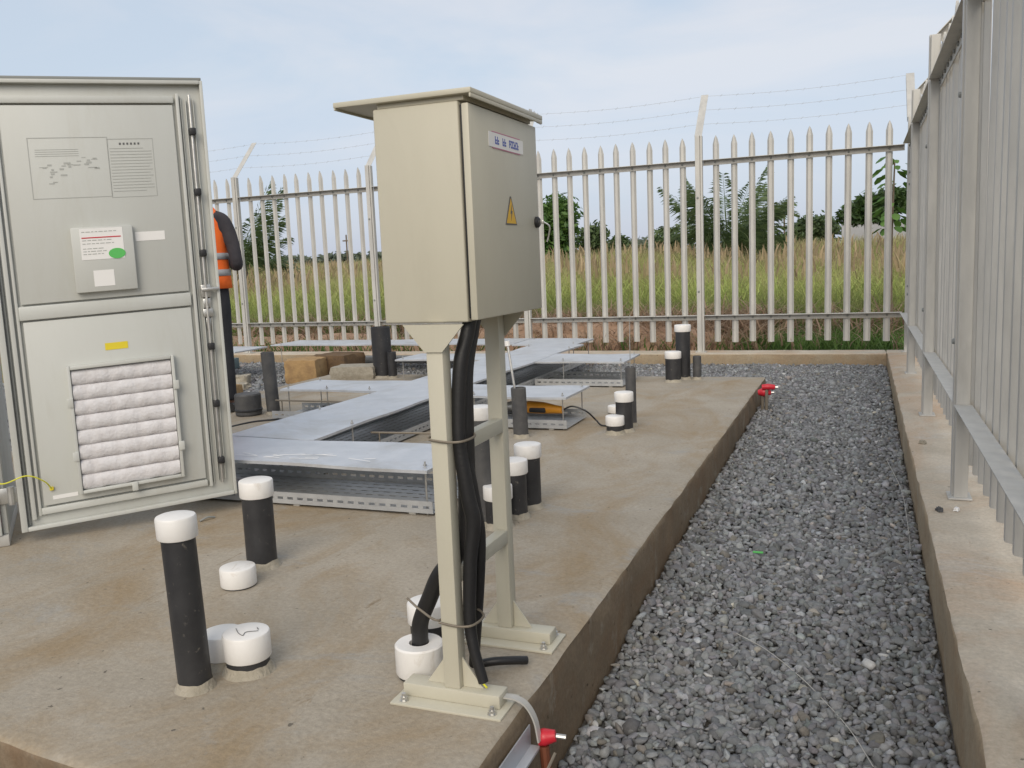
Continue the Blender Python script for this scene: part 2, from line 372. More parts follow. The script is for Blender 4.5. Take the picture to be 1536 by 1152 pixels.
# gravel bed and the crushed stone on it
GY, GZ = [0.5, 1.5, 2.2, 3.0, 4.5, 6.4, 8.95], [-0.28, -0.28, -0.255, -0.205, -0.178, -0.155, -0.11]
def zg(y): return np.interp(y, GY, GZ)
bxs, bys = np.linspace(-8.9, 0.3, 24), np.linspace(-2, 9.1, 40)
bv = [(x, y, float(zg(y)) - 0.014) for y in bys for x in bxs]
bf = [(j * 24 + i, j * 24 + i + 1, (j + 1) * 24 + i + 1, (j + 1) * 24 + i) for j in range(39) for i in range(23)]
tag(np_mesh('gravel_bed', np.array(bv), np.array(bf), M['bed']), kind='structure')

def ico(sub):
    b = B(); bmesh.ops.create_icosphere(b, subdivisions=sub, radius=1.0)
    V = np.array([v.co[:] for v in b.verts]); F_ = np.array([[v.index for v in f.verts] for f in b.faces]); b.free(); return V, F_
def rotmats(n):
    q = rng.normal(size=(n, 4)); q /= np.linalg.norm(q, axis=1)[:, None]; w, x, y, z = q.T
    return np.stack([np.stack([1 - 2 * (y * y + z * z), 2 * (x * y - z * w), 2 * (x * z + y * w)], -1),
                     np.stack([2 * (x * y + z * w), 1 - 2 * (x * x + z * z), 2 * (y * z - x * w)], -1),
                     np.stack([2 * (x * z - y * w), 2 * (y * z + x * w), 1 - 2 * (x * x + y * y)], -1)], 1)
def stones(x0, x1, y0, y1, sp, size, sub, zoff):
    X, Y = np.meshgrid(np.arange(x0, x1, sp), np.arange(y0, y1, sp))
    n = X.size; x = X.ravel() + rng.uniform(-.48, .48, n) * sp; y = Y.ravel() + rng.uniform(-.48, .48, n) * sp
    r = size * 1.12 * np.exp(rng.normal(0, 0.27, n))
    keep = (x > x0 + r * .5) & (x < x1 - r * .5)
    x, y, r = x[keep], y[keep], r[keep]; n = len(x)
    z = zg(y) + zoff + rng.uniform(-.35, .45, n) * size + 0.010 * np.sin(x * 9 + y * 5) * np.sin(y * 7)
    bV, bF = ico(sub); k = len(bV)
    ax = np.stack([r * rng.uniform(1.0, 1.35, n), r * rng.uniform(.75, 1.0, n), r * rng.uniform(.5, .8, n)], -1)
    jit = 1 + rng.normal(0, 0.13, (n, k))
    P = bV[None] * jit[..., None]
    # cut facets: flatten along random directions for a crushed look
    for _ in range(6):
        d = rng.normal(size=(n, 3)); d /= np.linalg.norm(d, axis=1)[:, None]
        h = np.einsum('nki,ni->nk', P, d); over = np.maximum(0, h - rng.uniform(.42, .72, n)[:, None])
        P = P - over[..., None] * d[:, None, :]
    P = P * ax[:, None, :]
    Rm = rotmats(n)
    # keep stones lying roughly flat: blend to yaw only
    th = rng.uniform(0, 2 * PI, n); yaw = np.zeros((n, 3, 3)); yaw[:, 0, 0] = np.cos(th); yaw[:, 0, 1] = -np.sin(th); yaw[:, 1, 0] = np.sin(th); yaw[:, 1, 1] = np.cos(th); yaw[:, 2, 2] = 1
    flat = rng.random(n) < 0.55
    Rm[flat] = yaw[flat]
    P = np.einsum('nij,nkj->nki', Rm, P) + np.stack([x, y, z], -1)[:, None, :]
    g = np.clip(np.exp(rng.normal(math.log(0.205), 0.27, n)), .06, .5)
    tint = 1 + rng.normal(0, 0.018, (n, 3)); c = g[:, None] * tint * np.array([0.965, 0.99, 1.02])
    odd = rng.random(n); c[odd < .04] *= np.array([1.15, 1.05, .9]); c[odd > .996] = np.array([.5, .5, .49])
    C_ = np.repeat(c, k, 0); Fc = (bF[None] + (np.arange(n) * k)[:, None, None]).reshape(-1, 3)
    return P.reshape(-1, 3), Fc, C_
def join(parts):
    V, F_, C_ = [], [], []; o = 0
    for v, f, c in parts: V.append(v); F_.append(f + o); C_.append(c); o += len(v)
    return np.concatenate(V), np.concatenate(F_), np.concatenate(C_)
GX0, GX1 = SLAB_X + 0.004, 0.232
gr = join([stones(GX0, GX1, 1.45, 3.9, .0198, .0124, 2, 0.004), stones(GX0, GX1, 0.7, 3.9, .022, .0135, 1, -0.006),
           stones(GX0, GX1, 3.9, 8.93, .0225, .0142, 1, 0.004), stones(GX0, GX1, 3.9, 8.93, .026, .015, 1, -0.006),
           stones(-2.6, GX0 + .03, SLAB_Y1 + 0.01, 8.93, .0225, .0142, 1, 0.004), stones(-2.6, GX0 + .03, SLAB_Y1 + 0.01, 8.93, .026, .015, 1, -0.006), stones(-8.9, -2.57, SLAB_Y1 + 0.01, 8.93, .030, .018, 1, 0.003), stones(-8.9, SLAB_XL - .01, 2.0, SLAB_Y1, .042, .026, 1, 0.002)])
tag(np_mesh('gravel', *gr[:2], M['stones'], gr[2]), 'grey crushed stone gravel filling the strip between slab and fence kerb', 'gravel', kind='stuff')

# ------------------------------------------------------------------ palisade fences
FY, FX, ZR_T, ZR_B = 9.108, 0.40, 1.913, 0.377
def picket_mesh(h):
    prof = [(-.031, .013), (-.0265, .009), (-.013, -.008), (.013, -.008), (.0265, .009), (.031, .013)]
    t = 0.003; outer = prof; inner = [(x * .93, y + t) for x, y in prof][::-1]
    ring = outer + inner; bm = B()
    lv = [(0.0, 1.0), (h - .085, 1.0), (h - .03, .55), (h, .06)]; rows = []
    for z, s in lv: rows.append([bm.verts.new((x * s, y * (0.4 + .6 * s), z)) for x, y in ring])
    n = len(ring)
    for a, b in zip(rows, rows[1:]):
        for k in range(n): bm.faces.new((a[k], a[(k + 1) % n], b[(k + 1) % n], b[k]))
    bm.faces.new(rows[0][::-1]); bm.faces.new(rows[-1])
    bmesh.ops.recalc_face_normals(bm, faces=bm.faces)
    me = bpy.data.meshes.new('picket'); bm.to_mesh(me); bm.free(); me.materials.append(M['zinc']); return me
PK = picket_mesh(2.045)
def post_mesh():
    bm = B(); box(bm, (-.034, -.027, 0), (.012, .027, 2.155), .003); box(bm, (.016, -.020, 0), (.036, .030, 2.15), .003); box(bm, (.008, -.010, 0), (.02, .02, 2.13))
    box(bm, (-.055, -.04, 0), (.055, .045, .008), .002)
    me = bpy.data.meshes.new('post'); bm.to_mesh(me); bm.free(); me.materials.append(M['zinc']); return me
PO = post_mesh()
def arm_mesh():
    bm = B(); L = .64
    tmp = B(); box(tmp, (-.036, -.004, 0), (.036, 0.0, L), .001); box(tmp, (-.036, -.0005, 0), (-.031, .05, L - .01), .001)
    merge(bm, tmp, Matrix.Rotation(math.radians(-44), 4, 'X') @ Matrix.Identity(4))
    me = bpy.data.meshes.new('barbed_wire_arm'); bm.to_mesh(me); bm.free(); me.materials.append(M['zinc']); return me
AR = arm_mesh()
def bolt_mesh(r=.011):
    bm = B(); lathe(bm, [(0, -.009), (r * .75, -.009), (r, -.006), (r, 0), (0, 0)], seg=8, mtx=Matrix.Rotation(-PI / 2, 4, 'X'))
    me = bpy.data.meshes.new('bolt'); bm.to_mesh(me); bm.free(); me.materials.append(M['gasket']); return me
BO = bolt_mesh()
def child(name, me, parent, loc, rz=0.0, rx=0.0):
    o = bpy.data.objects.new(name, me); col.objects.link(o); o.parent = parent; o.location = loc; o.rotation_euler = (rx, 0, rz); return o
def fence(name, label, loc, rz, posts, pickets, rails, inner):
    """local x along the fence, local y outward, z up"""
    root = thing(name, label, 'fence', loc, rz)
    for u in posts:
        p = child('post', PO, root, (u, 0, 0))
        child('arm', AR, p, (-.005, 0.01, 2.15))
        for z in (.62, 1.55): child('bolt', BO, p, (-.012, -.027, z), 0)
    for u in pickets:
        child('picket', PK, root, (u + random.uniform(-.006, .006), .052, .105 + random.uniform(-.008, .008)), random.uniform(-.05, .05), random.uniform(-.004, .004))
    for a, b in rails:
        for z in (ZR_T, ZR_B):
            bm = B(); box(bm, (a, -.028, z - .005), (b, .036, z), .001); box(bm, (a, .030, z - .052), (b, .036, z - .0052), .001)
            o = obj('rail', bm, M['zinc'], root, world=False)
            for u in pickets:
                if a < u < b: child('bolt', BO, o, (u, .030, z - .026))
    us = sorted(posts)
    for k, t in enumerate((.18, .40, .62)):
        bm = B(); s, c = math.sin(math.radians(44)), math.cos(math.radians(44))
        pts = []
        for a, b in zip(us, us[1:]):
            for q in range(6): f = q / 6; pts.append((a + (b - a) * f, .01 + t * s, 2.15 + t * c - .03 * math.sin(PI * f)))
        pts.append((us[-1], .01 + t * s, 2.15 + t * c)); tube(bm, pts, .0011, 4)
        for a, b in zip(us, us[1:]):
            for q in range(1, 12):
                f = q / 12; x = a + (b - a) * f; z = 2.15 + t * c - .03 * math.sin(PI * f)
                tube(bm, [(x - .012, .01 + t * s, z - .012), (x + .012, .01 + t * s, z + .012)], .0012, 3)
        obj('barbed_wire', bm, M['zinc'], root, world=False, smooth=0)
    return root
bay = 1.872
bposts = [-1.51 - bay * k for k in range(5)]
bp = []
for u in [FX - .03] + bposts:
    for k in range(1, 11): 
        x = u - .135 - (k - 1) * .1765 if u > 0 else u - .17 - (k - 1) * .1705
        if x > -9.0: bp.append(x)
fence('palisade_fence', 'galvanised steel palisade fence with pointed pales in front of the tall grass field', (0, FY, 0), 0.0, bposts + [FX - .03 + .05], bp,
      [(b + .037, a - .037) for a, b in zip([FX + .0] + bposts, bposts)], -1)
# right-hand fence: local x -> -Y world, outward -> +X
rposts = [8.9, 7.57, 5.70, 3.83, 1.96, 0.09]
rpk = [9.0 - .168 * k for k in range(55) ]
fence('palisade_fence', 'galvanised steel palisade fence running beside the gravel strip on a pale concrete kerb', (FX - .03, 9.03, 0), -PI / 2, [9.03 - p for p in rposts[1:]], [9.03 - y for y in rpk],
      [(9.03 - a + .037, 9.03 - b - .037) for a, b in zip([9.05] + rposts[1:], rposts[1:])], -1)

# ------------------------------------------------------------------ distribution box on its stand
bxr = thing('distribution_box', 'beige steel electrical box on a two-legged stand bolted to the slab', 'electrical box', (-.87, 1.92, 0))
Y0, Y1, X0, X1, XD, ZB, ZT = 1.750, 2.165, -.991, -.788, -.765, .874, 1.338
b = B(); box(b, (X0, Y0, ZB), (X1, Y1, ZT), .004, 3)
obj('enclosure', b, M['beige'], bxr)
bx('door_seal', (X1 + .0005, Y0 + .008, ZB + .008), (X1 + .006, Y1 - .008, ZT - .008), M['black'], bxr, .001)
dr = bx('door', (X1 + .0065, Y0 + .002, ZB + .004), (XD, Y1 + .004, ZT - .006), M['beige'], bxr, .003)
def door_patch(lo, hi, name, m, t=.0012, par=dr):   # lo/hi = (y,z)
    return bx(name, (XD + .0002, lo[0], lo[1]), (XD + .0002 + t, hi[0], hi[1]), m, par, 0)
a0, a1 = gx(732, 202, XD), gx(784, 227, XD)
nl = B(); zc = (gx(733, 209, XD).z + gx(784, 221, XD).z) / 2
box(nl, (XD + .0003, a0.y, zc - .016), (XD + .0012, a1.y, zc + .016)); nlo = obj('name_label', nl, M['white'], dr)
bl = B(); W = a1.y - a0.y
for s0, s1, n in ((.17, .29, 2), (.38, .49, 2), (.57, .86, 6)):
    w = (s1 - s0) * W / n
    for k in range(n):
        y = a0.y + s0 * W + k * w
        box(bl, (XD + .0014, y, zc - .0085), (XD + .0018, y + w * .28, zc + .0085))
        for zz in random.sample([-.0065, 0, .0065], 2): box(bl, (XD + .0014, y + w * .29, zc + zz - .002), (XD + .0018, y + w * .78, zc + zz + .002))
obj('lettering', bl, M['blue'], dr)['kind'] = 'stuff'
pl = B()
for zz in (-.0185, .0165): box(pl, (XD + .0004, a0.y + .02, zc + zz), (XD + .0011, a1.y - .02, zc + zz + .002))
obj('label_border', pl, M['pink'], dr)
tcn = gx(766, 317, XD); tb = B()
prism(tb, [(tcn.y - .036, tcn.z - .031), (tcn.y + .036, tcn.z - .031), (tcn.y + .003, tcn.z + .034), (tcn.y - .003, tcn.z + .034)], .0011, 'x', XD + .0003)
obj('warning_sign_border', tb, M['ink_dark'], dr)
tb = B(); prism(tb, [(tcn.y - .031, tcn.z - .028), (tcn.y + .031, tcn.z - .028), (tcn.y, tcn.z + .030)], .0010, 'x', XD + .0006)
obj('warning_sign', tb, M['amber'], dr)
tb = B(); prism(tb, [(tcn.y + .004, tcn.z + .016), (tcn.y - .006, tcn.z - .006), (tcn.y, tcn.z - .005), (tcn.y - .003, tcn.z - .022), (tcn.y + .008, tcn.z + .001), (tcn.y + .002, tcn.z + .001)], .0008, 'x', XD + .0012)
obj('lightning_mark', tb, M['ink_dark'], dr)
lk = gx(798, 333, XD); kb = B()
mt = Matrix.Translation((XD, 2.146, lk.z)) @ Matrix.Rotation(PI / 2, 4, 'Y')
lathe(kb, [(0, 0), (.014, 0), (.014, .006), (.010, .010), (0, .010)], seg=16, mtx=mt)
lko = obj('lock', kb, M['black'], dr)
kb = B(); box(kb, (XD + .010, 2.1445, lk.z - .005), (XD + .020, 2.1475, lk.z + .005), .001); tube(kb, [(XD + .020, 2.146, lk.z), (XD + .034, 2.15, lk.z - .012), (XD + .03, 2.153, lk.z - .035), (XD + .026, 2.15, lk.z - .05)], .0022, 6, 5)
obj('key', kb, M['steel'], dr)
hb = B(); box(hb, (-1.082, Y0 - .012, 1.3485), (-.752, Y1 + .022, 1.360), .002)
box(hb, (-.757, Y0 - .011, 1.340), (-.7525, Y1 + .021, 1.3485), .001)
box(hb, (-1.081, Y0 - .011, 1.3435), (-1.077, Y1 + .021, 1.3487), .001)
box(hb, (X0 + .01, Y0 + .004, 1.3383), (X1 + .012, Y1 - .004, 1.3484), .001)
obj('rain_hood', hb, M['beige'], bxr)
for ky, lc in ((1.725, -.861), (2.075, -.871)):
    lb = B(); box(lb, (lc - .020, ky, .038), (lc + .020, ky + .040, ZB - .004), .003); obj('leg', lb, M['beige'], bxr)
    gb = B(); prism(gb, [(lc - .071, ZB - .002), (lc + .075, ZB - .002), (lc + .021, .812), (lc - .021, .812)], .004, 'y', ky - .0045 if ky < 2 else ky + .0405); obj('gusset', gb, M['beige'], bxr)
    fb = B(); box(fb, (-.985, ky - .006, .0065), (-.742, ky + .046, .038), .003); fo = obj('foot', fb, M['beige'], bxr)
    for s in (-1, 1):
        xx = lc + s * .0205; g2 = B(); prism(g2, [(xx, .0385), (xx + s * .05, .0385), (xx, .108)], .004, 'y', ky + .018); obj('foot_gusset', g2, M['beige'], bxr)
    pb = B(); box(pb, (-1.0, ky - .045, .0005), (-.725, ky + .075, .0065), .001); po = obj('base_plate', pb, M['beige'], bxr)
    for px_ in (-.972, -.752):
        for py_ in (ky - .028,) if ky < 2 else (ky - .03, ky + .06):
            nb = B(); lathe(nb, [(0, .0), (.011, 0), (.011, .002), (.008, .002), (.008, .010), (.005, .010), (.005, .018), (0, .018)], (px_, py_, .0067), 8); obj('bolt', nb, M['steel'], po)
for z in (.585, .29):
    rb = B(); box(rb, (-.880, 1.7655, z - .018), (-.850, 2.0745, z + .018), .003); obj('crossbar', rb, M['beige'], bxr)

# cables at the stand
def cable(name, label, pts, r, m='rubber', cat='cable', group=None, seg=12, sm=10):
    bm = B(); tube(bm, pts, r, seg, sm); return tag(obj(name, bm, M[m], smooth=60), label, cat, group)
LX = -.862
cable('power_cable', 'thick black cable beside the near leg ending above a yellow wire',
      [(-.80, 1.80, .90), (-.808, 1.79, .85), (-.822, 1.775, .78), (-.829, 1.765, .66), (-.827, 1.762, .585), (-.815, 1.765, .48), (-.808, 1.77, .42), (-.818, 1.765, .33), (-.823, 1.758, .2), (-.814, 1.752, .13), (-.792, 1.748, .052)], [.015, .016, .017, .016, .0155, .017, .018, .016, .0145, .013, .012])
cable('power_cable', 'thick black cable bending out of the white capped conduit up behind the near leg',
      [(-1.003, 1.842, .01), (-1.0, 1.842, .085), gy(631, 932, 1.832), gy(644, 898, 1.822), gy(660, 862, 1.81), (-.848, 1.798, .36), (-.832, 1.795, .47), (-.828, 1.795, .62), (-.825, 1.80, .76), (-.815, 1.825, .86), (-.812, 1.83, .90)], .0205)
cable('power_cable', 'thinner black cable running down between the two legs into the box underside',
      [(-.80, 1.84, .90), (-.815, 1.83, .84), (-.822, 1.80, .74), (-.826, 1.79, .60), (-.812, 1.795, .46), (-.806, 1.80, .38), (-.822, 1.815, .25), (-.85, 1.84, .10), (-.87, 1.87, .03)], .013)
cable('cable_stub', 'short black cable end lying on the slab in front of the far foot', [(-.87, 1.885, .022), (-.83, 1.90, .028), (-.795, 1.925, .024), (-.765, 1.955, .015)], .0105)
cable('earth_wire', 'yellow wire end poking out below the cut black cable', [(-.80, 1.748, .06), (-.79, 1.742, .052), (-.778, 1.734, .0475)], .0025, 'earth_wire', 'wire')
for zc_, tail in ((.618, False), (.195, True)):
    pts = [(-.884, 1.722, zc_), (-.840, 1.722, zc_ - .004), (-.806, 1.735, zc_ - .003), (-.802, 1.79, zc_), (-.85, 1.82, zc_ + .005), (-.884, 1.79, zc_ + .006), (-.8855, 1.7235, zc_ + .004)]
    if tail: pts += [(-.935, 1.735, zc_ + .018), (-.975, 1.745, zc_ + .04)]
    cable('binding_wire', 'twisted wire tie around cables and near leg, ' + ('loose tail sticking out low down' if tail else 'wrapped tight at mid height'), pts, .0028, 'wire', 'wire tie', seg=6, sm=6)

# ------------------------------------------------------------------ conduit pipes
def conduit(label, x, y, ztop, r, cap=None, lean=(0, 0), m='pipe', collar=True, capr=None, group='capped conduit pipes in the slab', caph=.055, hollow=False):
    t = thing('conduit_pipe', label, 'pipe', (x, y, 0), 0, group)
    capr = capr or r * 1.12
    hp = ztop - (0.004 if cap else 0)
    d = Vector((lean[0], lean[1], 1)).normalized(); sh = Matrix.Identity(4); sh[0][2] = lean[0]; sh[1][2] = lean[1]
    bm = B()
    if hp > .02:
        lathe(bm, [(r, -.03), (r, hp - .003), (r - .003, hp), (r - .007, hp), (r - .007, hp * .3), (0, hp * .3)], seg=28, mtx=sh); obj('pipe', bm, M[m], t, False, 40)
    if cap:
        bm = B(); z0 = max(.001, ztop - caph)
        if hollow: pr = [(capr - .002, z0), (capr, z0 + .003), (capr, ztop - .004), (capr - .004, ztop), (.025, ztop), (.025, ztop - .05)]
        else: pr = [(0, z0), (capr - .002, z0), (capr, z0 + .003), (capr, ztop - .006), (capr - .002, ztop - .002), (capr - .007, ztop), (0, ztop + .0015)]
        lathe(bm, pr, seg=32, mtx=sh); obj('cap', bm, M[cap], t, False, 40)
    if collar:
        bm = B(); seg = 26; rr = []
        for ri, (kr, kz) in enumerate(((1.02, .022), (1.12, .010), (1.35, -.006))):
            rr.append([bm.verts.new((math.cos(2 * PI * k / seg) * r * (kr + (.09 * noise.noise((1.6 * math.cos(2 * PI * k / seg) + x * 7, 1.6 * math.sin(2 * PI * k / seg), ri)) if ri else 0)), math.sin(2 * PI * k / seg) * r * (kr + (.09 * noise.noise((1.6 * math.cos(2 * PI * k / seg) + x * 7, 1.6 * math.sin(2 * PI * k / seg), ri)) if ri else 0)), kz * (1 + .35 * noise.noise((1.6 * math.cos(2 * PI * k / seg) + y * 5, 1.6 * math.sin(2 * PI * k / seg), ri + 5)))  )) for k in range(seg)])
        for a, b_ in zip(rr, rr[1:]):
            for k in range(seg): bm.faces.new((a[k], a[(k + 1) % seg], b_[(k + 1) % seg], b_[k]))
        bmesh.ops.recalc_face_normals(bm, faces=bm.faces); obj('mortar_collar', bm, M['mortar'], t, False, 60)
    return t
conduit('tall leaning black pipe with white cap beside two low white caps', -1.505, 1.618, .435, .040, 'cap', (-.03, .0), capr=.0475)
conduit('low white-capped black pipe stub with white marks, right against the tall leaning pipe', -1.437, 1.735, .105, .053, 'cap', capr=.059, caph=.068)
pm = B(); tube(pm, [(-.03, .0, .1075), (-.005, -.022, .1075), (.015, -.03, .107), (.01, -.012, .1075), (.035, .005, .107)], .0009, 4, 5); tube(pm, [(.02, .02, .1075), (.03, .012, .1073)], .0012, 4); obj('pen_mark', pm, M['ink_dark'], bpy.data.objects['conduit_pipe.001'], False)
conduit('low white cap half hidden behind the tall leaning pipe', -1.530, 1.755, .085, .048, 'cap', capr=.053, caph=.065)
conduit('white-capped black pipe of medium height at the foot of the open cabinet door', -1.905, 2.415, .305, .051, 'cap', capr=.057, caph=.058)
conduit('flat white cap lying low on the slab beside a taller capped pipe', -1.862, 2.235, .066, .050, 'cap', capr=.057, caph=.062, collar=False)
conduit('white cap with a hole and a black cable bending into it by the near foot', -1.003, 1.842, .082, .055, 'cap', capr=.0605, caph=.075, collar=False, hollow=True)
p = gz(647, 980); conduit('white-capped black pipe just behind the cable conduit at the stand', p.x, p.y, gy(638, 900, p.y).z, .050, 'cap', capr=.056)
conduit('taller white-capped pipe standing behind two others past the far leg', -1.255, 3.315, .265, .049, 'cap', capr=.056)
conduit('white-capped pipe in the middle of the row past the far leg', -1.262, 3.17, .232, .049, 'cap', capr=.056)
conduit('white-capped pipe mostly hidden behind the far leg of the stand', -1.275, 3.03, .165, .049, 'cap', capr=.056)
tp = conduit('tall dark pipe with worn white top and dangling chain seen between the legs', -1.335, 3.05, .462, .044, 'cap', (-.015, 0), 'pipe_old', capr=.047, caph=.05)
ch = B(); zz = .44; xx = -1.388
for k in range(24):
    c0 = Vector((xx + .006 * math.sin(k * .8), 3.035 + .004 * math.cos(k), zz - k * .016))
    tmp = B(); bmesh.ops.create_cone(tmp, cap_ends=False, segments=6, radius1=.006, radius2=.006, depth=.003)
    merge(ch, tmp, Matrix.Translation(c0) @ Matrix.Rotation(PI / 2 if k % 2 else 0, 4, 'Z') @ Matrix.Rotation(PI / 2, 4, 'Y') @ Matrix.Diagonal((1.7, 1, 1, 1)))
obj('chain', ch, M['steel'], tp)
tr = conduit('grey pipe with a tall steel rod and white tip rising from it', -1.80, 4.66, .29, .043, None, (-.02, 0), 'pipe_old')
rb = B(); tube(rb, [(-1.815, 4.66, .02), (-1.83, 4.66, .30), (-1.868, 4.68, .535)], .0075, 8); obj('rod', rb, M['steel'], tr)
rb = B(); tube(rb, [(-1.868, 4.68, .525), (-1.871, 4.68, .553)], .016, 10); obj('rod_tip', rb, M['cap'], tr)
conduit('white-capped black pipe in the group near the slab edge, the middle height one', -1.262, 4.93, .232, .049, 'cap', capr=.055)
conduit('short white-capped pipe with mortar splashes in the group near the slab edge', -1.300, 4.86, .105, .049, 'cap', capr=.054)
r3 = conduit('thin uncapped dark pipe with a fine wire standing out of its top', -1.262, 5.10, .355, .031, None, (0, 0), 'pipe_old')
rb = B(); tube(rb, [(-1.262, 5.10, .1), (-1.262, 5.10, .5), (-1.258, 5.1, .66)], .0025, 5); obj('wire', rb, M['steel'], r3)
conduit('white cap lying low behind the capped pipes near the slab edge', -1.468, 5.52, .05, .048, 'cap', capr=.053, collar=False, caph=.046)
conduit('short white-capped black pipe in front of a taller one near the far slab edge', -1.378, 6.97, .243, .061, 'cap', capr=.065)
conduit('tall white-capped black pipe near the far slab edge before the fence post', -1.33, 7.14, .44, .058, 'cap', capr=.066)
conduit('thin dark pipe tucked behind the two capped pipes at the far slab edge', -1.215, 7.12, .19, .033, None, m='pipe_old')
conduit('tall rough black pipe on the slab beside a black drum near the yellow blocks', -3.87, 5.17, .44, .046, None, (-.04, 0), 'pipe_old', group=None)
conduit('fat black pipe stump standing behind the box under the fence rail', -4.06, 7.08, .462, .088, None, (-.01, 0), 'pipe', group=None)
conduit('thin black pipe clamped against the fat black stump', -3.93, 7.02, .24, .04, None, m='pipe', group=None)
bk = thing('black_drum', 'low black plastic drum lying against the rough black pipe', 'drum', (-4.03, 5.10, 0))
bb = B(); lathe(bb, [(0, 0), (.085, 0), (.092, .012), (.092, .145), (.085, .155), (.07, .152), (0, .15)], seg=24); obj('body', bb, M['pipe_old'], bk, False)
bb = B(); lathe(bb, [(.0925, .03), (.097, .035), (.097, .045), (.0925, .05)], seg=24); obj('rim', bb, M['pipe'], bk, False)

# ------------------------------------------------------------------ cable trays and their covers
def perf_side(bm, a, b_, axis, at, z0, z1, pitch=.05, slot=.028, t=.0025):
    """upright tray side with a row of real slots"""
    def bxx(lo, hi, za, zb_):
        if axis == 'x': box(bm, (lo, at, za), (hi, at + t, zb_))
        else: box(bm, (at, lo, za), (at + t, hi, zb_))
    h = z1 - z0; sl0, sl1 = z0 + h * .38, z0 + h * .60
    bxx(a, b_, z0, sl0); bxx(a, b_, sl1, z1)
    n = int((b_ - a) / pitch)
    for k in range(n + 1):
        p0 = a + k * pitch; p1 = min(p0 + pitch - slot, b_)
        if p1 > p0: bxx(p0, p1, sl0 - .0003, sl1 + .0003)
def perf_floor(bm, x0, x1, y0, y1, z, along):
    """tray floor of slats with open slots"""
    n = max(3, int(((y1 - y0) if along == 'x' else (x1 - x0)) / .05))
    for k in range(n):
        if along == 'x':
            a = y0 + (y1 - y0) * k / n; w = (y1 - y0) / n * .78; box(bm, (x0, a, z), (x1, a + w, z + .0018))
        else:
            a = x0 + (x1 - x0) * k / n; w = (x1 - x0) / n * .78; box(bm, (a, y0, z), (a + w, y1, z + .0018))
    m_ = int(((x1 - x0) if along == 'x' else (y1 - y0)) / .055)
    for k in range(m_):
        if along == 'x': a = x0 + (x1 - x0) * k / m_; box(bm, (a, y0, z - .001), (a + .026, y1, z + .0008))
        else: a = y0 + (y1 - y0) * k / m_; box(bm, (x0, a, z - .001), (x1, a + .026, z + .0008))
def tray(label, x0, x1, y0, y1, along, z0=.012):
    t = thing('cable_tray', label, 'cable tray', ((x0 + x1) / 2, (y0 + y1) / 2, 0), 0, 'perforated cable trays on the slab')
    bm = B(); perf_floor(bm, x0, x1, y0, y1, z0, along); obj('tray_floor', bm, M['tray'], t, smooth=0)
    for s in ((y0, y1) if along == 'x' else (x0, x1)):
        bm = B()
        if along == 'x': perf_side(bm, x0, x1, 'x', s - .00125, z0, z0 + .05)
        else: perf_side(bm, y0, y1, 'y', s - .00125, z0, z0 + .05)
        obj('tray_side', bm, M['tray'], t, smooth=0)
    for k in range(3):
        bm = B()
        if along == 'x': xx = x0 + .1 + (x1 - x0 - .2) * k / 2; box(bm, (xx - .015, y0 + .01, 0.0006), (xx + .015, y1 - .01, z0 - .0013))
        else: yy = y0 + .1 + (y1 - y0 - .2) * k / 2; box(bm, (x0 + .01, yy - .015, 0.0006), (x1 - .01, yy + .015, z0 - .0013))
        obj('support_bar', bm, M['zinc'], t)
    return t
MX0, MX1 = -2.93, -2.44
tray('wide perforated tray running back across the slab under the long cover', MX0 + .02, MX1, 3.56, 8.2, 'y')
tray('perforated tray with slotted side in front of the others, beside the open cabinet door', -2.9, -1.585, 3.09, 3.52, 'x')
tray('perforated tray with the orange grinder lying by it', MX1 + .02, -1.60, 4.89, 5.29, 'x')
tray('perforated tray branching left toward the black drum', -3.72, MX0 - .0, 4.95, 5.30, 'x')
tray('farthest perforated tray reaching out by the thin uncapped pipe', MX1 + .02, -1.70, 6.62, 7.08, 'x')
def cover(label, x0, x1, y0, y1, z=.2, rods=(), droop=0.004, lip=True):
    t = thing('tray_cover', label, 'metal sheet', ((x0 + x1) / 2, (y0 + y1) / 2, 0), 0, 'galvanised cover sheets raised over the cable trays')
    nx_, ny_ = max(3, int((x1 - x0) / .08)), max(3, int((y1 - y0) / .08)); bm = B(); top = {}; bot = {}
    for i in range(nx_ + 1):
        for j in range(ny_ + 1):
            x = x0 + (x1 - x0) * i / nx_; y = y0 + (y1 - y0) * j / ny_
            dz = droop * noise.noise((x * 2.2, y * 2.2, z * 9)) * 2
            top[i, j] = bm.verts.new((x, y, z + dz)); bot[i, j] = bm.verts.new((x, y, z + dz - (.013 if i in (0, nx_) or j in (0, ny_) else .0022)))
    for i in range(nx_):
        for j in range(ny_):
            bm.faces.new((top[i, j], top[i + 1, j], top[i + 1, j + 1], top[i, j + 1])); bm.faces.new((bot[i, j], bot[i, j + 1], bot[i + 1, j + 1], bot[i + 1, j]))
    ed = [(i, 0) for i in range(nx_)] + [(nx_, j) for j in range(ny_)] + [(i, ny_) for i in range(nx_, 0, -1)] + [(0, j) for j in range(ny_, 0, -1)]
    for a, b_ in zip(ed, ed[1:] + ed[:1]): bm.faces.new((top[a], top[b_], bot[b_], bot[a]))
    bmesh.ops.recalc_face_normals(bm, faces=bm.faces); obj('sheet', bm, M['sheet'], t, smooth=40)
    for (x, y) in rods:
        bm = B(); tube(bm, [(x, y, .001), (x, y, z + .022)], .0038, 6); ro = obj('threaded_rod', bm, M['steel'], t)
        bm = B(); lathe(bm, [(0, 0), (.009, 0), (.009, .006), (0, .006)], (x, y, z + .0045), 6); obj('nut', bm, M['steel'], ro)
    return t
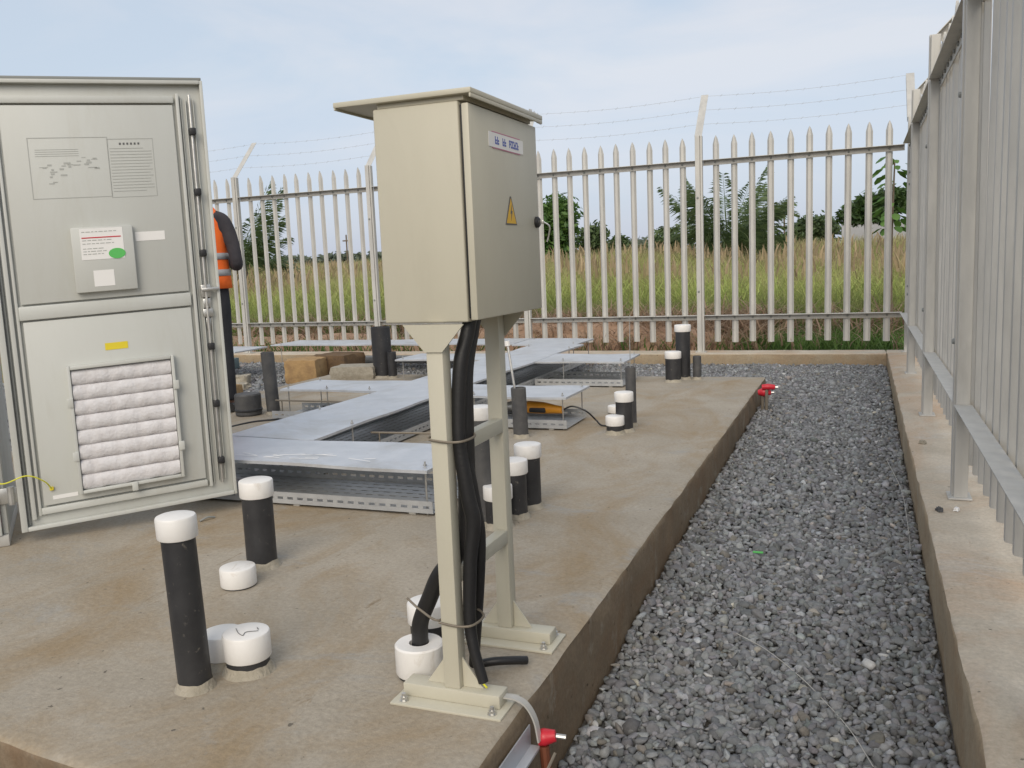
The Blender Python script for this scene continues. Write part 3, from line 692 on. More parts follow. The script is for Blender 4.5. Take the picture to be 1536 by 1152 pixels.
cover('long wide cover sheet running back over the main tray', MX0, MX1 + .02, 3.52, 8.0, .2015, [(MX0 + .03, 4.3), (MX1, 3.9), (MX0 + .03, 6.2), (MX1, 6.0), (MX1, 7.6), (MX0 + .03, 7.8)])
cover('front cover sheet with chalk scratches raised over the slotted tray', -3.0, -1.585, 3.055, 3.5195, .199, [(-1.62, 3.11), (-1.62, 3.48), (-2.9, 3.1)])
cover('cover sheet over the tray with the orange grinder', MX1 + .021, -1.592, 4.87, 5.36, .2, [(-1.63, 4.92), (-1.63, 5.31), (-2.2, 4.92)])
cover('cover sheet on thin rods reaching left toward the black drum', -3.70, MX0 - .001, 5.03, 5.50, .2, [(-3.66, 5.07), (-3.35, 5.07), (-3.66, 5.46), (-3.02, 5.07)])
cover('cover sheet ending beside the thin uncapped pipe', MX1 + .021, -1.69, 6.64, 7.18, .2, [(-1.73, 6.69), (-1.73, 7.13), (-2.2, 6.69)])
cover('cover sheet left of the long one behind the box', -3.75, MX0 - .001, 6.75, 7.25, .2, [(-3.7, 6.8), (-3.3, 6.8)])
cover('cover sheet at the far end of the long cover close to the fence kerb', -3.15, -2.50, 8.001, 8.62, .2, [(-2.54, 8.55), (-3.1, 8.5), (-2.54, 8.05)])
cover('long pale cover sheet along the fence kerb behind the blocks', -6.0, -3.151, 8.05, 8.60, .205, [(-5.9, 8.1), (-4.6, 8.1), (-3.3, 8.1)])
cover('bent pale cover sheet at the end of the row by the standing person', -7.6, -6.001, 7.45, 8.0, .195, [(-7.4, 7.5), (-6.2, 7.5)])
for pts, lb in (([(-3.75, 5.04, .12), (-2.95, 5.04, .118)], 'thin steel bar under the left cover sheet'), ([(-2.42, 4.05, .13), (-1.95, 4.1, .128)], 'brown steel bar lying across the open tray gap')):
    bm = B(); tube(bm, pts, .006, 6); bo_ = obj('steel_bar', bm, M['wire']); tag(bo_, lb, 'bar')
    bm = B(); tube(bm, [(pts[1][0] - .05, pts[1][1], .063), (pts[1][0] - .05, pts[1][1], pts[1][2])], .004, 6); tube(bm, [(pts[0][0] + .05, pts[0][1], .001), (pts[0][0] + .05, pts[0][1], pts[0][2])], .004, 6)
    obj('bar_support', bm, M['wire'], bo_)
ck = B()
for k in range(14):
    x, y = -2.25 + random.gauss(0, .16), 3.12 + abs(random.gauss(0, .06)); a = random.uniform(-.4, .4); l = random.uniform(.02, .07)
    box(ck, (-l, -.0022, 0), (l, .0022, .0006), mtx=Matrix.Translation((x, y, .2045)) @ Matrix.Rotation(a, 4, 'Z'))
o_ = obj('chalk_mark', ck, M['white'], bpy.data.objects['tray_cover.001'], smooth=0); o_['kind'] = 'stuff'

# orange grinder
gt = thing('angle_grinder', 'orange hand grinder with black cord lying under the cover sheet', 'power tool', (-1.76, 5.02, .066), math.radians(-6))
bm = B(); tube(bm, [(-.20, 0, .045), (-.12, 0, .047), (-.03, 0, .045), (.05, 0, .040), (.10, 0, .037)], [.030, .038, .036, .026, .022], 14, 5); obj('body', bm, M['tool_orange'], gt, False, 50)
bm = B(); tube(bm, [(-.30, 0, .045), (-.25, 0, .045), (-.201, 0, .045)], [.022, .034, .033], 14, 3); gh = obj('gear_head', bm, M['steel'], gt, False, 50)
bm = B(); lathe(bm, [(0, 0), (.060, 0), (.060, .003), (0, .003)], (-.275, 0, -.006 + .012), 20); obj('disc', bm, M['black'], gt, False)
bm = B(); box(bm, (-.11, -.039, .02), (.00, .039, .052), .008); obj('grip', bm, M['black'], gt, False)
bm = B(); tube(bm, [(.10, 0, .037), (.16, .01, .06), (.24, .03, .03), (.28, .08, -.03), (.33, .05, -.055), (.40, .09, -.058)], .005, 8, 6); obj('cord', bm, M['rubber'], gt, False)

# ------------------------------------------------------------------ equipment cabinet with its door swung open
HB = Vector((-3.0, 2.391, 0)); DV = Vector((.542, .595, 0)).normalized(); NV = Vector((DV.y, -DV.x, 0))   # NV faces the camera
ang = math.atan2(DV.y, DV.x); SAG = .0385; ZD0 = .048          # the hinge side hangs a little low
ca = thing('equipment_cabinet', 'light grey telecom cabinet with its inner door swung open showing a white filter', 'cabinet', HB, ang)
# local frame: x along door, y = away from camera, z up.   camera side is -y
DW, DH = .805, 1.682
def uv(px, py):
    r = ray(px, py); t = (HB - CAM).dot(NV) / r.dot(NV); p = CAM + r * t
    u = (p - HB).dot(DV); return (u, p.z - ZD0 - SAG * u)
dm = Matrix.Translation((0, 0, ZD0)) @ Matrix(((1, 0, 0, 0), (0, 1, 0, 0), (SAG, 0, 1, 0), (0, 0, 0, 1)))
def dp(name, parts_, m, parent, bev=.002, smooth=30):
    """door part from boxes (u0,u1,v0,v1,w0,w1); w grows toward the camera"""
    bm = B()
    for (u0, u1, v0, v1, w0, w1) in parts_: box(bm, (min(u0, u1), -w1, min(v0, v1)), (max(u0, u1), -w0, max(v0, v1)), bev, 2, dm)
    return obj(name, bm, m, parent, False, smooth)
E_ = .0
cdoor = dp('door', [(0, DW, 0, DH, -.045, 0), (0, .022, 0, DH, 0.0005, .026), (DW - .012, DW, 0, DH, .0005, .022), (.0225, DW - .0125, 0, .016, .0005, .026), (.0225, DW - .0125, DH - .014, DH, .0005, .026)], M['door'], ca)
dp('top_seal', [(.004, DW - .004, DH + .0006, DH + .011, -.04, .022)], M['gasket'], cdoor, .002)
# raised inner panels, ribs
uL, uR = .085, uv(285, 455)[0]
vm0, vm1 = uv(160, 470)[1], uv(160, 449)[1]
vt0, vt1 = uv(130, 157)[1], uv(130, 144)[1]
vb1, vb0 = uv(190, 738)[1], uv(190, 749)[1]
dp('upper_panel', [(uL, uR, vm1 + .006, vt0 - .004, .0005, .016)], M['door'], cdoor, .003)
dp('lower_panel', [(uL, uR, vb1 + .004, vm0 - .006, .0005, .016)], M['door'], cdoor, .003)
dp('middle_rib', [(uL - .01, uR + .004, vm0 + .001, vm1 - .001, .0005, .022)], M['door'], cdoor, .004)
dp('top_rib', [(uL - .01, uR + .004, vt0 + .003, vt1 - .002, .0005, .02)], M['door'], cdoor, .003)
dp('bottom_rib', [(uL - .01, uR + .004, vb0 + .001, vb1 - .003, .0005, .02)], M['door'], cdoor, .003)
dp('side_rib', [(.040, .056, .04, DH - .04, .0005, .020), (.064, .075, .05, DH - .06, .0005, .014)], M['door'], cdoor, .003)
dp('seal', [(.026, .034, .02, DH - .02, .0005, .010)], M['gasket'], cdoor, .002)
dp('side_rib', [(uR + .012, uR + .024, .05, DH - .05, .0005, .022), (uR + .030, uR + .033, .06, DH - .06, .0005, .012)], M['door'], cdoor, .002)
uRod = (uv(287, 199)[0] + uv(330, 688)[0]) / 2
bm = B(); tube(bm, [(uRod, -.020, .06), (uRod, -.020, DH - .055)], .0055, 8); bmesh.ops.transform(bm, matrix=dm, verts=bm.verts)
obj('lock_rod', bm, M['steel'], cdoor, False)
dp('lock_channel', [(uRod - .016, uRod - .013, .07, DH - .07, .0005, .016), (uRod + .013, uRod + .016, .07, DH - .07, .0005, .016)], M['door'], cdoor, .001)
for (px_, py_) in ((287, 199), (294, 289), (300, 380), (313, 519), (322, 604), (330, 688)):
    v = uv(px_, py_)[1]; dp('rod_roller', [(uRod - .011, uRod + .014, v - .014, v + .014, .014, .040)], M['black'], cdoor, .004)
vh = uv(308, 434)[1]
dp('handle', [(uRod - .018, uRod + .05, vh - .007, vh + .007, .022, .036), (uRod - .02, uRod + .02, vh - .032, vh + .02, .001, .024), (uRod - .014, uRod + .016, vh - .075, vh - .036, .001, .018), (uRod - .018, uRod + .022, vh - .112, vh - .078, .001, .022), (uRod - .008, uRod + .012, vh - .165, vh - .114, .001, .014)], M['steel'], cdoor, .004)
# prints on the upper panel
def strokes(name, rects, m, w, parent=cdoor):
    o = dp(name, [(u0, u1, v0, v1, w, w + .0006) for (u0, u1, v0, v1) in rects], m, parent, 0, 0); o['kind'] = 'stuff'
def outline(u0, u1, v0, v1, t=.0022): return [(u0, u1, v0, v0 + t), (u0, u1, v1 - t, v1), (u0, u0 + t, v0 + t, v1 - t), (u1 - t, u1, v0 + t, v1 - t)]
WP = .0163
p0, p1 = uv(50, 300), uv(160, 206); q0, q1 = uv(168, 297), uv(228, 208)
u0, v0 = p0; u1, v1 = p1
rs = outline(u0, u1, v0, v1); H_ = v1 - v0; W_ = u1 - u0
for k in range(26):
    cu, cv = random.choice([(.15, .62), (.18, .52), (.45, .55), (.5, .62), (.72, .62), (.78, .3), (.3, .33), (.8, .5)])
    a, b_ = u0 + W_ * (cu + random.uniform(-.09, .09)), v0 + H_ * (cv + random.uniform(-.09, .07)); rs.append((a, a + random.uniform(.008, .03), b_, b_ + random.choice([.0016, .0035, .006])))
for k in range(4): rs.append((u0 + W_ * .08, u0 + W_ * .62, v0 + H_ * (.80 - k * .035), v0 + H_ * (.80 - k * .035) + .0012))
strokes('printed_diagram', rs, M['ink'], WP)
u0, v0 = q0; u1, v1 = q1; rs = outline(u0, u1, v0, v1); H_ = v1 - v0; W_ = u1 - u0
for k in range(15):
    v = v1 - H_ * (.17 + .052 * k); rs.append((u0 + .008, u1 - .008 - random.choice([0, 0, .01, .03]), v, v + .0022))
strokes('printed_text_block', rs, M['ink'], WP)
strokes('printed_heading', [(u0 + W_ * (.26 + .08 * k), u0 + W_ * (.26 + .08 * k) + .0065, v1 - H_ * .105, v1 - H_ * .07) for k in range(6)], M['ink_dark'], WP)
d0, d1 = uv(115, 440), uv(197, 338)
pk_ = dp('document_box', [(d0[0], d1[0], d0[1], d1[1], .0163, .044)], M['door'], cdoor, .004)
WD = .0443
def patch(name, a, b_, m, w=WD, par=cdoor):
    (ua, va), (ub, vb) = uv(*a), uv(*b_); return dp(name, [(ua, ub, va, vb, w, w + .0008)], m, par, 0, 0)
# labels (the box face stands proud, so points are re-projected a little)
patch('danger_label', (123, 391), (182, 341), M['white'])
patch('danger_bar', (122, 359), (180, 354), M['red'], WD + .0010)
la, lb_ = uv(124, 388), uv(178, 344); rs = []
for k, (f, wd) in enumerate(((.93, .9), (.62, .75), (.50, .8), (.32, .55), (.22, .62), (.12, .5))):
    v = la[1] + (lb_[1] - la[1]) * f; u = la[0] + .004; 
    while u < la[0] + (lb_[0] - la[0]) * wd: l = random.uniform(.006, .018); rs.append((u, u + l, v, v + .0028)); u += l + .004
strokes('label_text', rs, M['ink'], WD + .0010)
gu, gv_ = uv(175, 380); bm = B(); lathe(bm, [(0, 0), (.030, 0), (.030, .0007), (0, .0007)], seg=28, mtx=dm @ Matrix.Translation((gu, -(WD + .0012), gv_)) @ Matrix.Diagonal((1.0, 1, .66, 1)) @ Matrix.Rotation(PI / 2, 4, 'X'))
obj('green_sticker', bm, M['green'], cdoor, False, 0)
patch('white_sticker', (142, 430), (170, 404), M['white'])
patch('paper_label', (203, 362), (246, 346), M['white'], WP)
patch('yellow_label', (158, 525), (191, 511), M['yellow'], WP)
patch('small_label', (80, 748), (117, 736), M['white'], WP)
# filter panel
f0, f1 = uv(120, 738), uv(257, 531)
u0, u1, v0, v1 = f0[0], f1[0] + .004, f0[1], f1[1]
fr = dp('filter_panel', [(u0, u0 + .012, v0, v1, .0163, .048), (u1 - .012, u1, v0, v1, .0163, .048), (u0 + .0125, u1 - .0125, v0, v0 + .012, .0163, .048), (u0 + .0125, u1 - .0125, v1 - .014, v1, .0163, .050),
                          (u0 + .0125, u1 - .0125, v0 + .0125, v1 - .0145, .0163, .018)], M['door'], cdoor, .002)
npl = 8; ph = (v1 - v0 - .03) / npl
for k in range(npl):
    bm = B(); nu, na = 34, 8; g = {}
    for i in range(nu + 1):
        uu = u0 + .014 + (u1 - u0 - .028) * i / nu
        sc = 1 - .16 * abs(math.sin(PI * 4 * i / nu + .3 * noise.noise((k * 3.1, i * .2, 1)))) ** 8
        for j in range(na + 1):
            th = PI * j / na; vv = v0 + .014 + ph * (k + .5 - .5 * math.cos(th)) ; bul = .005 + .021 * math.sin(th) ** .7 * sc + .002 * noise.noise((i * .35, j * .6, k * 5))
            sagv = -.004 * math.sin(PI * ((4 * i / nu) % 1)) * (1 - j / na)
            g[i, j] = bm.verts.new((uu, -(.018 + bul), vv + sagv))
    for i in range(nu):
        for j in range(na): bm.faces.new((g[i, j], g[i + 1, j], g[i + 1, j + 1], g[i, j + 1]))
    bmesh.ops.transform(bm, matrix=dm, verts=bm.verts); bmesh.ops.recalc_face_normals(bm, faces=bm.faces)
    obj('pleat', bm, M['filter'], cdoor, False, 60)
for (uu, vv) in ((u0 - .004, v0 + .15), (u0 - .004, v1 - .14), (u1 - .006, v0 + .13), (u1 - .006, v1 - .12), ((u0 + u1) / 2, v0 - .004)):
    dp('filter_clip', [(uu - .006, uu + .016, vv - .018, vv + .018, .046, .053)], M['door'], cdoor, .002)
bm = B(); e0, e1, e2, e3 = uv(8, 722), uv(40, 708), uv(66, 716), uv(78, 730)
tube(bm, [(-.10, .03, .24), (e0[0] - .01, -.05, e0[1]), (e1[0], -.07, e1[1]), (e2[0], -.055, e2[1]), (e3[0], -.022, e3[1])], .0028, 6, 6); bmesh.ops.transform(bm, matrix=Matrix.Translation((0, 0, ZD0)), verts=bm.verts)
obj('earth_wire', bm, M['earth_wire'], ca, False)
dp('wire_lug', [(e3[0] - .008, e3[0] + .006, e3[1] - .010, e3[1] + .004, .0163, .026)], M['yellow'], cdoor, .002)
# the cabinet body beside the hinge (mostly outside the picture)
def cbx(name, lo, hi, m, bev=.004): b = B(); box(b, lo, hi, bev); return obj(name, b, m, ca, False)
CB0 = .045; CT = 1.78
cbx('cabinet_back', (-.86, .58, CB0), (-.045, .60, CT), M['door']); cbx('cabinet_side', (-.065, .012, CB0), (-.045, .579, CT), M['door']); cbx('cabinet_side', (-.86, .012, CB0), (-.84, .579, CT), M['door'])
cbx('cabinet_top', (-.88, -.03, CT + .001), (-.03, .62, CT + .03), M['door']); cbx('cabinet_floor', (-.839, .012, CB0), (-.066, .579, CB0 + .02), M['inside'])
cbx('inner_lining', (-.838, .50, CB0 + .021), (-.067, .579, CT - .005), M['inside'])
b = B()
for lo, hi in (((-.095, -.012, CB0), (-.066, .011, CT)), ((-.85, -.012, CB0), (-.82, .011, CT)), ((-.8195, -.012, CB0), (-.0955, .011, CB0 + .03)), ((-.8195, -.012, CT - .03), (-.0955, .011, CT))): box(b, lo, hi, .003)
obj('front_frame', b, M['door'], ca, False)
cbx('frame_seal', (-.110, -.016, CB0 + .035), (-.0955, -.0005, CT - .035), M['black'])
cbx('plinth', (-.84, -.005, 0.0005), (-.045, .56, CB0 - .001), M['zinc'])
for z in (.16, .9, 1.6):
    bm = B(); tube(bm, [(-.022, -.004, z), (-.022, -.004, z + .07)], .013, 10); obj('hinge', bm, M['steel'], ca, False)
    cbx('hinge_leaf', (-.0645, -.002, z + .005), (-.0015, .006, z + .065), M['steel'], .001)

# ------------------------------------------------------------------ the standing person
pr = thing('person', 'person in orange hi-vis vest and dark clothes standing half behind the cabinet door, back turned', 'person', (gy(303, 400, 5.15).x, 5.15, 0), math.radians(28))
def limb(bm, pts, seg=14): tube(bm, [p[:3] for p in pts], [p[3] for p in pts], seg, 4)
def body(name, m, parent, build, vox=.012, sm=4):
    bm = B(); build(bm); o = obj(name, bm, m, parent, False, 0)
    r = o.modifiers.new('Remesh', 'REMESH'); r.mode = 'VOXEL'; r.voxel_size = vox; r.use_smooth_shade = True
    s_ = o.modifiers.new('Smooth', 'SMOOTH'); s_.iterations = sm; s_.factor = .5
    return o
# local: faces +y, right arm +x
def hand(bm, w, sgn):
    w = Vector(w); f = Vector((-.35 * sgn, .93, .05)).normalized(); side = Vector((sgn, .3, 0)).normalized(); up = Vector((0, 0, 1))
    tube(bm, [w, w + f * .05, w + f * .09], [.026, .036, .034], 10, 3, .6)
    for k, l in enumerate((.065, .08, .085, .072)):
        s0 = w + f * .085 + up * (.028 - k * .019); tube(bm, [s0, s0 + f * l * .5 - side * .008, s0 + f * l * .8 - side * .035], [.0095, .009, .008], 7, 3)
    s0 = w + f * .03 + up * .03; tube(bm, [s0, s0 + f * .03 + up * .025 - side * .01, s0 + f * .06 + up * .03 - side * .02], [.012, .0105, .009], 7, 3)
def build_body(bm):
    E = lambda z, a, b_, y=0: ((0, y, z), (a, 0, 0), (0, b_, 0))
    loft(bm, [E(.84, .15, .10), E(.95, .165, .11), E(1.06, .148, .10), E(1.18, .155, .105), E(1.30, .175, .11, -.01), E(1.40, .165, .095, -.01), E(1.455, .10, .07, -.005), E(1.49, .055, .055, .01), E(1.55, .054, .054, .02)])
    loft(bm, [E(1.50, .03, .03, .03), E(1.53, .062, .07, .035), E(1.58, .072, .09, .03), E(1.64, .077, .098, .025), E(1.70, .075, .093, .02), E(1.735, .05, .062, .015), E(1.748, .015, .02, .012)])
    tube(bm, [(0, .125, 1.635), (0, .142, 1.60), (0, .128, 1.585)], [.010, .018, .012], 8, 3)         # nose
    for s in (-1, 1):
        tube(bm, [(s * .076, .02, 1.645), (s * .085, .012, 1.625), (s * .078, .02, 1.595)], [.012, .016, .010], 8, 3)   # ears
        limb(bm, [(s * .08, 0, .90, .08), (s * .09, .005, .75, .075), (s * .097, .012, .52, .056), (s * .10, .0, .46, .054), (s * .106, -.012, .32, .054), (s * .112, -.01, .10, .038), (s * .112, -.008, .05, .040)])
        tube(bm, [(s * .112, -.045, .045), (s * .118, .04, .045), (s * .125, .13, .03), (s * .128, .18, .025)], [.04, .042, .04, .026], 12, 4, .75)
        limb(bm, [(s * .12, -.01, 1.40, .036), (s * .172, -.015, 1.37, .040), (s * .205, -.02, 1.30, .041), (s * .232, -.035, 1.20, .038), (s * .25, -.05, 1.085, .035), (s * .235, .07, 1.08, .040), (s * .18, .18, 1.09, .028)])
        hand(bm, (s * .18, .18, 1.09), s)
body('body', M['skin'], pr, build_body, .0085, 2)
def build_shirt(bm):
    E = lambda z, a, b_, y=0: ((0, y, z), (a, 0, 0), (0, b_, 0))
    loft(bm, [E(.93, .178, .122), E(1.06, .164, .114), E(1.18, .170, .118), E(1.30, .19, .122, -.01), E(1.41, .178, .105, -.01), E(1.462, .105, .076, -.005), E(1.48, .07, .068, .005)])
    for s in (-1, 1): limb(bm, [(s * .12, -.01, 1.405, .042), (s * .172, -.015, 1.375, .048), (s * .205, -.02, 1.30, .050), (s * .232, -.035, 1.20, .048), (s * .252, -.055, 1.075, .043), (s * .225, .06, 1.06, .045), (s * .18, .165, 1.085, .037)])
body('shirt', M['shirt'], pr, build_shirt, .011)
def build_trousers(bm):
    E = lambda z, a, b_, y=0: ((0, y, z), (a, 0, 0), (0, b_, 0))
    loft(bm, [E(.80, .15, .115), E(.90, .165, .12), E(1.0, .168, .116)])
    for s in (-1, 1): limb(bm, [(s * .08, 0, .92, .090), (s * .09, .005, .75, .086), (s * .098, .012, .52, .068), (s * .106, -.01, .32, .065), (s * .11, -.01, .09, .058)])
body('trousers', M['trousers'], pr, build_trousers, .012)
bm = B()
for s in (-1, 1): tube(bm, [(s * .112, -.06, .04), (s * .118, .04, .045), (s * .125, .13, .038), (s * .128, .20, .03)], [.045, .05, .047, .03], 14, 4, .8)
obj('shoes', bm, M['black'], pr, False, 50)
bm = B(); R_ = []
for z, a, b_, y in ((.90, .200, .145, 0), (.98, .196, .140, 0), (1.08, .186, .132, 0), (1.18, .188, .134, 0), (1.28, .186, .138, -.01), (1.36, .172, .130, -.012), (1.42, .150, .112, -.012), (1.462, .115, .088, -.008)): R_.append(((0, y, z + .004 * math.sin(z * 40)), (a, 0, 0), (0, b_, 0)))
loft(bm, R_, False); vo = obj('vest', bm, M['orange'], pr, False, 60)
sd = vo.modifiers.new('Solidify', 'SOLIDIFY'); sd.thickness = .006
for z0, a, b_ in ((1.10, .1915, .137), (.985, .2000, .1445)):
    bm = B(); loft(bm, [((0, 0, z0), (a, 0, 0), (0, b_, 0)), ((0, 0, z0 + .045), (a + .0005, 0, 0), (0, b_ + .0005, 0))], False); o_ = obj('reflective_band', bm, M['reflect'], vo, False, 60)
    sd = o_.modifiers.new('Solidify', 'SOLIDIFY'); sd.thickness = .003
bm = B(); E = lambda z, a, b_, y=0: ((0, y, z), (a, 0, 0), (0, b_, 0))
loft(bm, [E(1.60, .075, .06, -.022), E(1.65, .084, .09, .006), E(1.70, .082, .095, .01), E(1.74, .056, .066, .01), E(1.757, .016, .02, .01)]); obj('hair', bm, M['hair'], pr, False, 60)
for s in (-1, 1):
    bm = B(); bmesh.ops.create_uvsphere(bm, u_segments=10, v_segments=8, radius=.011); bmesh.ops.translate(bm, vec=(s * .031, .112, 1.635), verts=bm.verts); obj('eye', bm, M['white'], pr, False)
bm = B(); box(bm, (-.024, .112, 1.553), (.024, .121, 1.562), .003); obj('mouth', bm, M['red'], pr, False)

# ------------------------------------------------------------------ blocks, rubble and small site litter
def rock(name, label, cat, loc, size, m, rz=0.0, group=None, rough=.1, seed=0):
    bm = B(); bmesh.ops.create_cube(bm, size=1.0); bmesh.ops.subdivide_edges(bm, edges=bm.edges[:], cuts=4, use_grid_fill=True)
    for v in bm.verts:
        p = v.co.copy(); l = max(abs(p.x), abs(p.y), abs(p.z)); q = p.normalized() * .62; p = p.lerp(q, .22)
        p *= 1 + rough * noise.noise(p * 4 + Vector((seed * 3.3, seed, 0)))
        v.co = Vector((p.x * size[0], p.y * size[1], p.z * size[2] + size[2] * .46))
    o = obj(name, bm, m, smooth=50); o.location = loc; o.rotation_euler = (0, 0, rz); return tag(o, label, cat, group)
rock('stone_block', 'yellow sandstone block with a lit square end on the gravel behind the slab', 'stone block', (-5.22, 7.55, -.14), (.34, .36, .27), M['block'], .25, seed=1)
rock('stone_block', 'darker brown block right behind the yellow one under the fence kerb', 'stone block', (-5.08, 7.95, -.125), (.42, .36, .26), mat('dark sandstone', (.16, .10, .05), (.11, .07, .04), .95, scale=14, bump=.7, bscale=40), -.1, seed=2)
rock('stone_block', 'brown block close to the edge of the open cabinet door', 'stone block', (-4.98, 5.95, -.17), (.30, .26, .26), M['block'], .1, seed=3)
rock('concrete_lump', 'pale rough concrete lump at the foot of the fat black stump', 'rubble', (-4.32, 7.05, -.01), (.42, .30, .13), M['mortar'], .2, seed=4)
for k, (x, y, s) in enumerate(((-5.6, 7.0, .12), (-5.35, 6.6, .09), (-5.9, 7.4, .14), (-4.95, 6.9, .07), (-5.2, 6.3, .08), (-4.6, 7.6, .12), (-6.2, 7.0, .11))):
    rock('rubble_stone', 'loose dark stone among the gravel near the blocks', 'stone', (x, y, float(zg(y)) - .01), (s * 1.3, s, s * .8), M['pipe_old'] if k % 2 else M['mortar'], k, 'loose stones near the blocks', .3, k)
bm = B(); box(bm, (-8.3, 8.30, -.09), (-6.7, 8.38, .03), .003); box(bm, (-8.3, 8.2285, .025), (-6.7, 8.2995, .032), .002); box(bm, (-8.3, 8.2285, -.095), (-6.7, 8.2995, -.0885), .002)
tag(obj('steel_channel', bm, mat('blue grey painted steel', (0.10, 0.15, 0.17), (0.14, 0.19, 0.2), 0.6)), 'blue grey steel channel lying along the kerb behind the person', 'steel beam')
pp = B(); tube(pp, [(-5.6, 8.72, -.03), (-4.9, 8.72, -.03), (-3.2, 8.74, -.03)], .045, 14, 4); tag(obj('lying_pipe', pp, M['zinc'], smooth=60), 'grey pipe lying along the far fence kerb', 'pipe')
for x, y, s_, lb, mm in ((.285, 3.60, .020, 'dark pebble on the pale kerb in front of a fence post foot', 'pipe_old'), (.345, 3.62, .017, 'pale pebble on the kerb beside the dark one', 'cap'), (.30, 4.85, .022, 'grey pebble alone on the kerb between two fence posts', 'mortar')):
    tmp_ = rock('pebble', lb, 'stone', (x, y, 0.001), (s_ * 1.5, s_, s_ * .8), M[mm], x * 40, None, .5, int(x * 100))
    for v in tmp_.data.vertices: v.co = v.co.lerp(Vector((v.co.x * .5, v.co.y * .5, v.co.z)), max(0, v.co.z / s_ - .2))
# earthing strap, red caps and pipe at the slab edge
def strap(name, label, pts, w, t, m, cat):
    bm = B(); pts = smooth_path(pts, 6); pr_ = None; fs = []
    for i, p in enumerate(pts):
        d = (pts[min(i + 1, len(pts) - 1)] - pts[max(i - 1, 0)]).normalized(); s_ = Vector((0, 1, 0)); n_ = d.cross(s_).normalized()
        r_ = [bm.verts.new(p + s_ * w + n_ * t), bm.verts.new(p - s_ * w + n_ * t), bm.verts.new(p - s_ * w - n_ * t), bm.verts.new(p + s_ * w - n_ * t)]
        if pr_:
            for k in range(4): bm.faces.new((pr_[k], pr_[(k + 1) % 4], r_[(k + 1) % 4], r_[k]))
        else: bm.faces.new(r_[::-1])
        pr_ = r_
    bm.faces.new(pr_); bmesh.ops.recalc_face_normals(bm, faces=bm.faces)
    return tag(obj(name, bm, m, smooth=60), label, cat)
strap('earthing_strap', 'flat grey earthing strap curving from the near foot over the slab edge', [(-.741, 1.748, .026), (-.715, 1.75, .024), (-.69, 1.752, .010), (-.672, 1.755, -.025), (-.664, 1.757, -.075)], .010, .0018, M['zinc'], 'strap')
rc = gx(820, 1106, -.655)
bm = B(); tube(bm, [(-.675, rc.y - .005, rc.z - .003), (-.66, rc.y, rc.z), (-.635, rc.y + .006, rc.z + .004)], [.017, .020, .013], 14, 4); ro = tag(obj('red_clamp', bm, M['red'], smooth=60), 'red plastic cap on a clamp at the slab edge below the earthing strap', 'clamp')
bm = B(); tube(bm, [(-.634, rc.y + .006, rc.z + .004), (-.612, rc.y + .01, rc.z + .002)], .006, 8); obj('bolt', bm, M['steel'], ro)
bm = B(); tube(bm, [(-.66, rc.y - .005, rc.z - .018), (-.652, rc.y - .012, rc.z - .10), (-.65, rc.y - .012, -.30)], .012, 10); obj('rod', bm, mat('dull copper', (0.25, 0.09, 0.05), rough=.5, metal=.6), ro)
bm = B(); box(bm, (-.694, .95, -.10), (-.668, rc.y - .01, -.094)); box(bm, (-.6935, .95, -.0938), (-.690, rc.y - .01, -.045), .0005)
tag(obj('cable_channel', bm, M['sheet']), 'galvanised channel fixed low along the slab side by the red clamp', 'channel')
bm = B(); tube(bm, [(-.615, 1.72, -.075), (-.645, 1.60, -.16), (-.66, 1.50, -.23)], .0035, 6); tag(obj('steel_stick', bm, M['wire']), 'thin steel stick leaning across the red clamp', 'stick')
for k, (px_, py_, lab) in enumerate(((1146, 589, 'red plastic clamp at the far corner of the slab'), (1152, 581, 'smaller red cap just behind the clamp at the far slab corner'))):
    p_ = gx(px_, py_, -.64 + k * .03); bm = B(); tube(bm, [(p_.x - .04, p_.y, p_.z), (p_.x, p_.y, p_.z + .004), (p_.x + .045, p_.y + .01, p_.z)], [.02, .034 - .012 * k, .018], 12, 4)
    o_ = tag(obj('red_clamp', bm, M['red'], smooth=60), lab, 'clamp'); bm = B(); tube(bm, [(p_.x - .01, p_.y, p_.z - .01), (p_.x - .012, p_.y, -.26)], .012, 8); obj('rod', bm, M['wire'], o_)
    bm = B(); tube(bm, [(p_.x + .045, p_.y + .01, p_.z), (p_.x + .07, p_.y + .01, p_.z)], .009, 8); obj('bolt', bm, M['steel'], o_)
def gl(px, py): 
    p = gz(px, py, -.2)
    for _ in range(4): p = gz(px, py, float(zg(p.y)) + .022)
    return p
cable('steel_wire', 'fine pale wire trailing across the middle of the gravel', [gl(1105, 950), gl(1150, 975), gl(1200, 1015), gl(1235, 1050), gl(1275, 1095), gl(1310, 1150)], .0013, 'zinc', 'wire', seg=5)
cable('steel_wire', 'fine wire lying beside the pale kerb on the gravel', [gl(1330, 690), gl(1352, 735), gl(1362, 790), gl(1366, 830)], .0014, 'zinc', 'wire', seg=5)
cable('extension_cable', 'black cable snaking on the slab past the rough black pipe', [gz(340, 642), gz(380, 634) + Vector((0, 0, .004)), gz(430, 628) + Vector((0, 0, .006)), gz(480, 612) + Vector((0, 0, .006)), gz(520, 606)], .008, 'rubber', 'cord')
cable('wire_scrap', 'tiny dark wire scrap on the slab below the cabinet door', [gz(300, 783) + Vector((0, 0, .004)), gz(312, 780) + Vector((0, 0, .012)), gz(322, 777) + Vector((0, 0, .004))], .004, 'gasket', 'wire')
sh_ = B(); pc = Vector((XD - .01, Y1 + .018, 1.345))
for k in range(5):
    a = random.uniform(-1, 1); v_ = [pc + Vector((random.uniform(-.01, .02), random.uniform(-.015, .02), random.uniform(-.01, .04))) for _ in range(4)]; sh_.faces.new([sh_.verts.new(q) for q in v_])
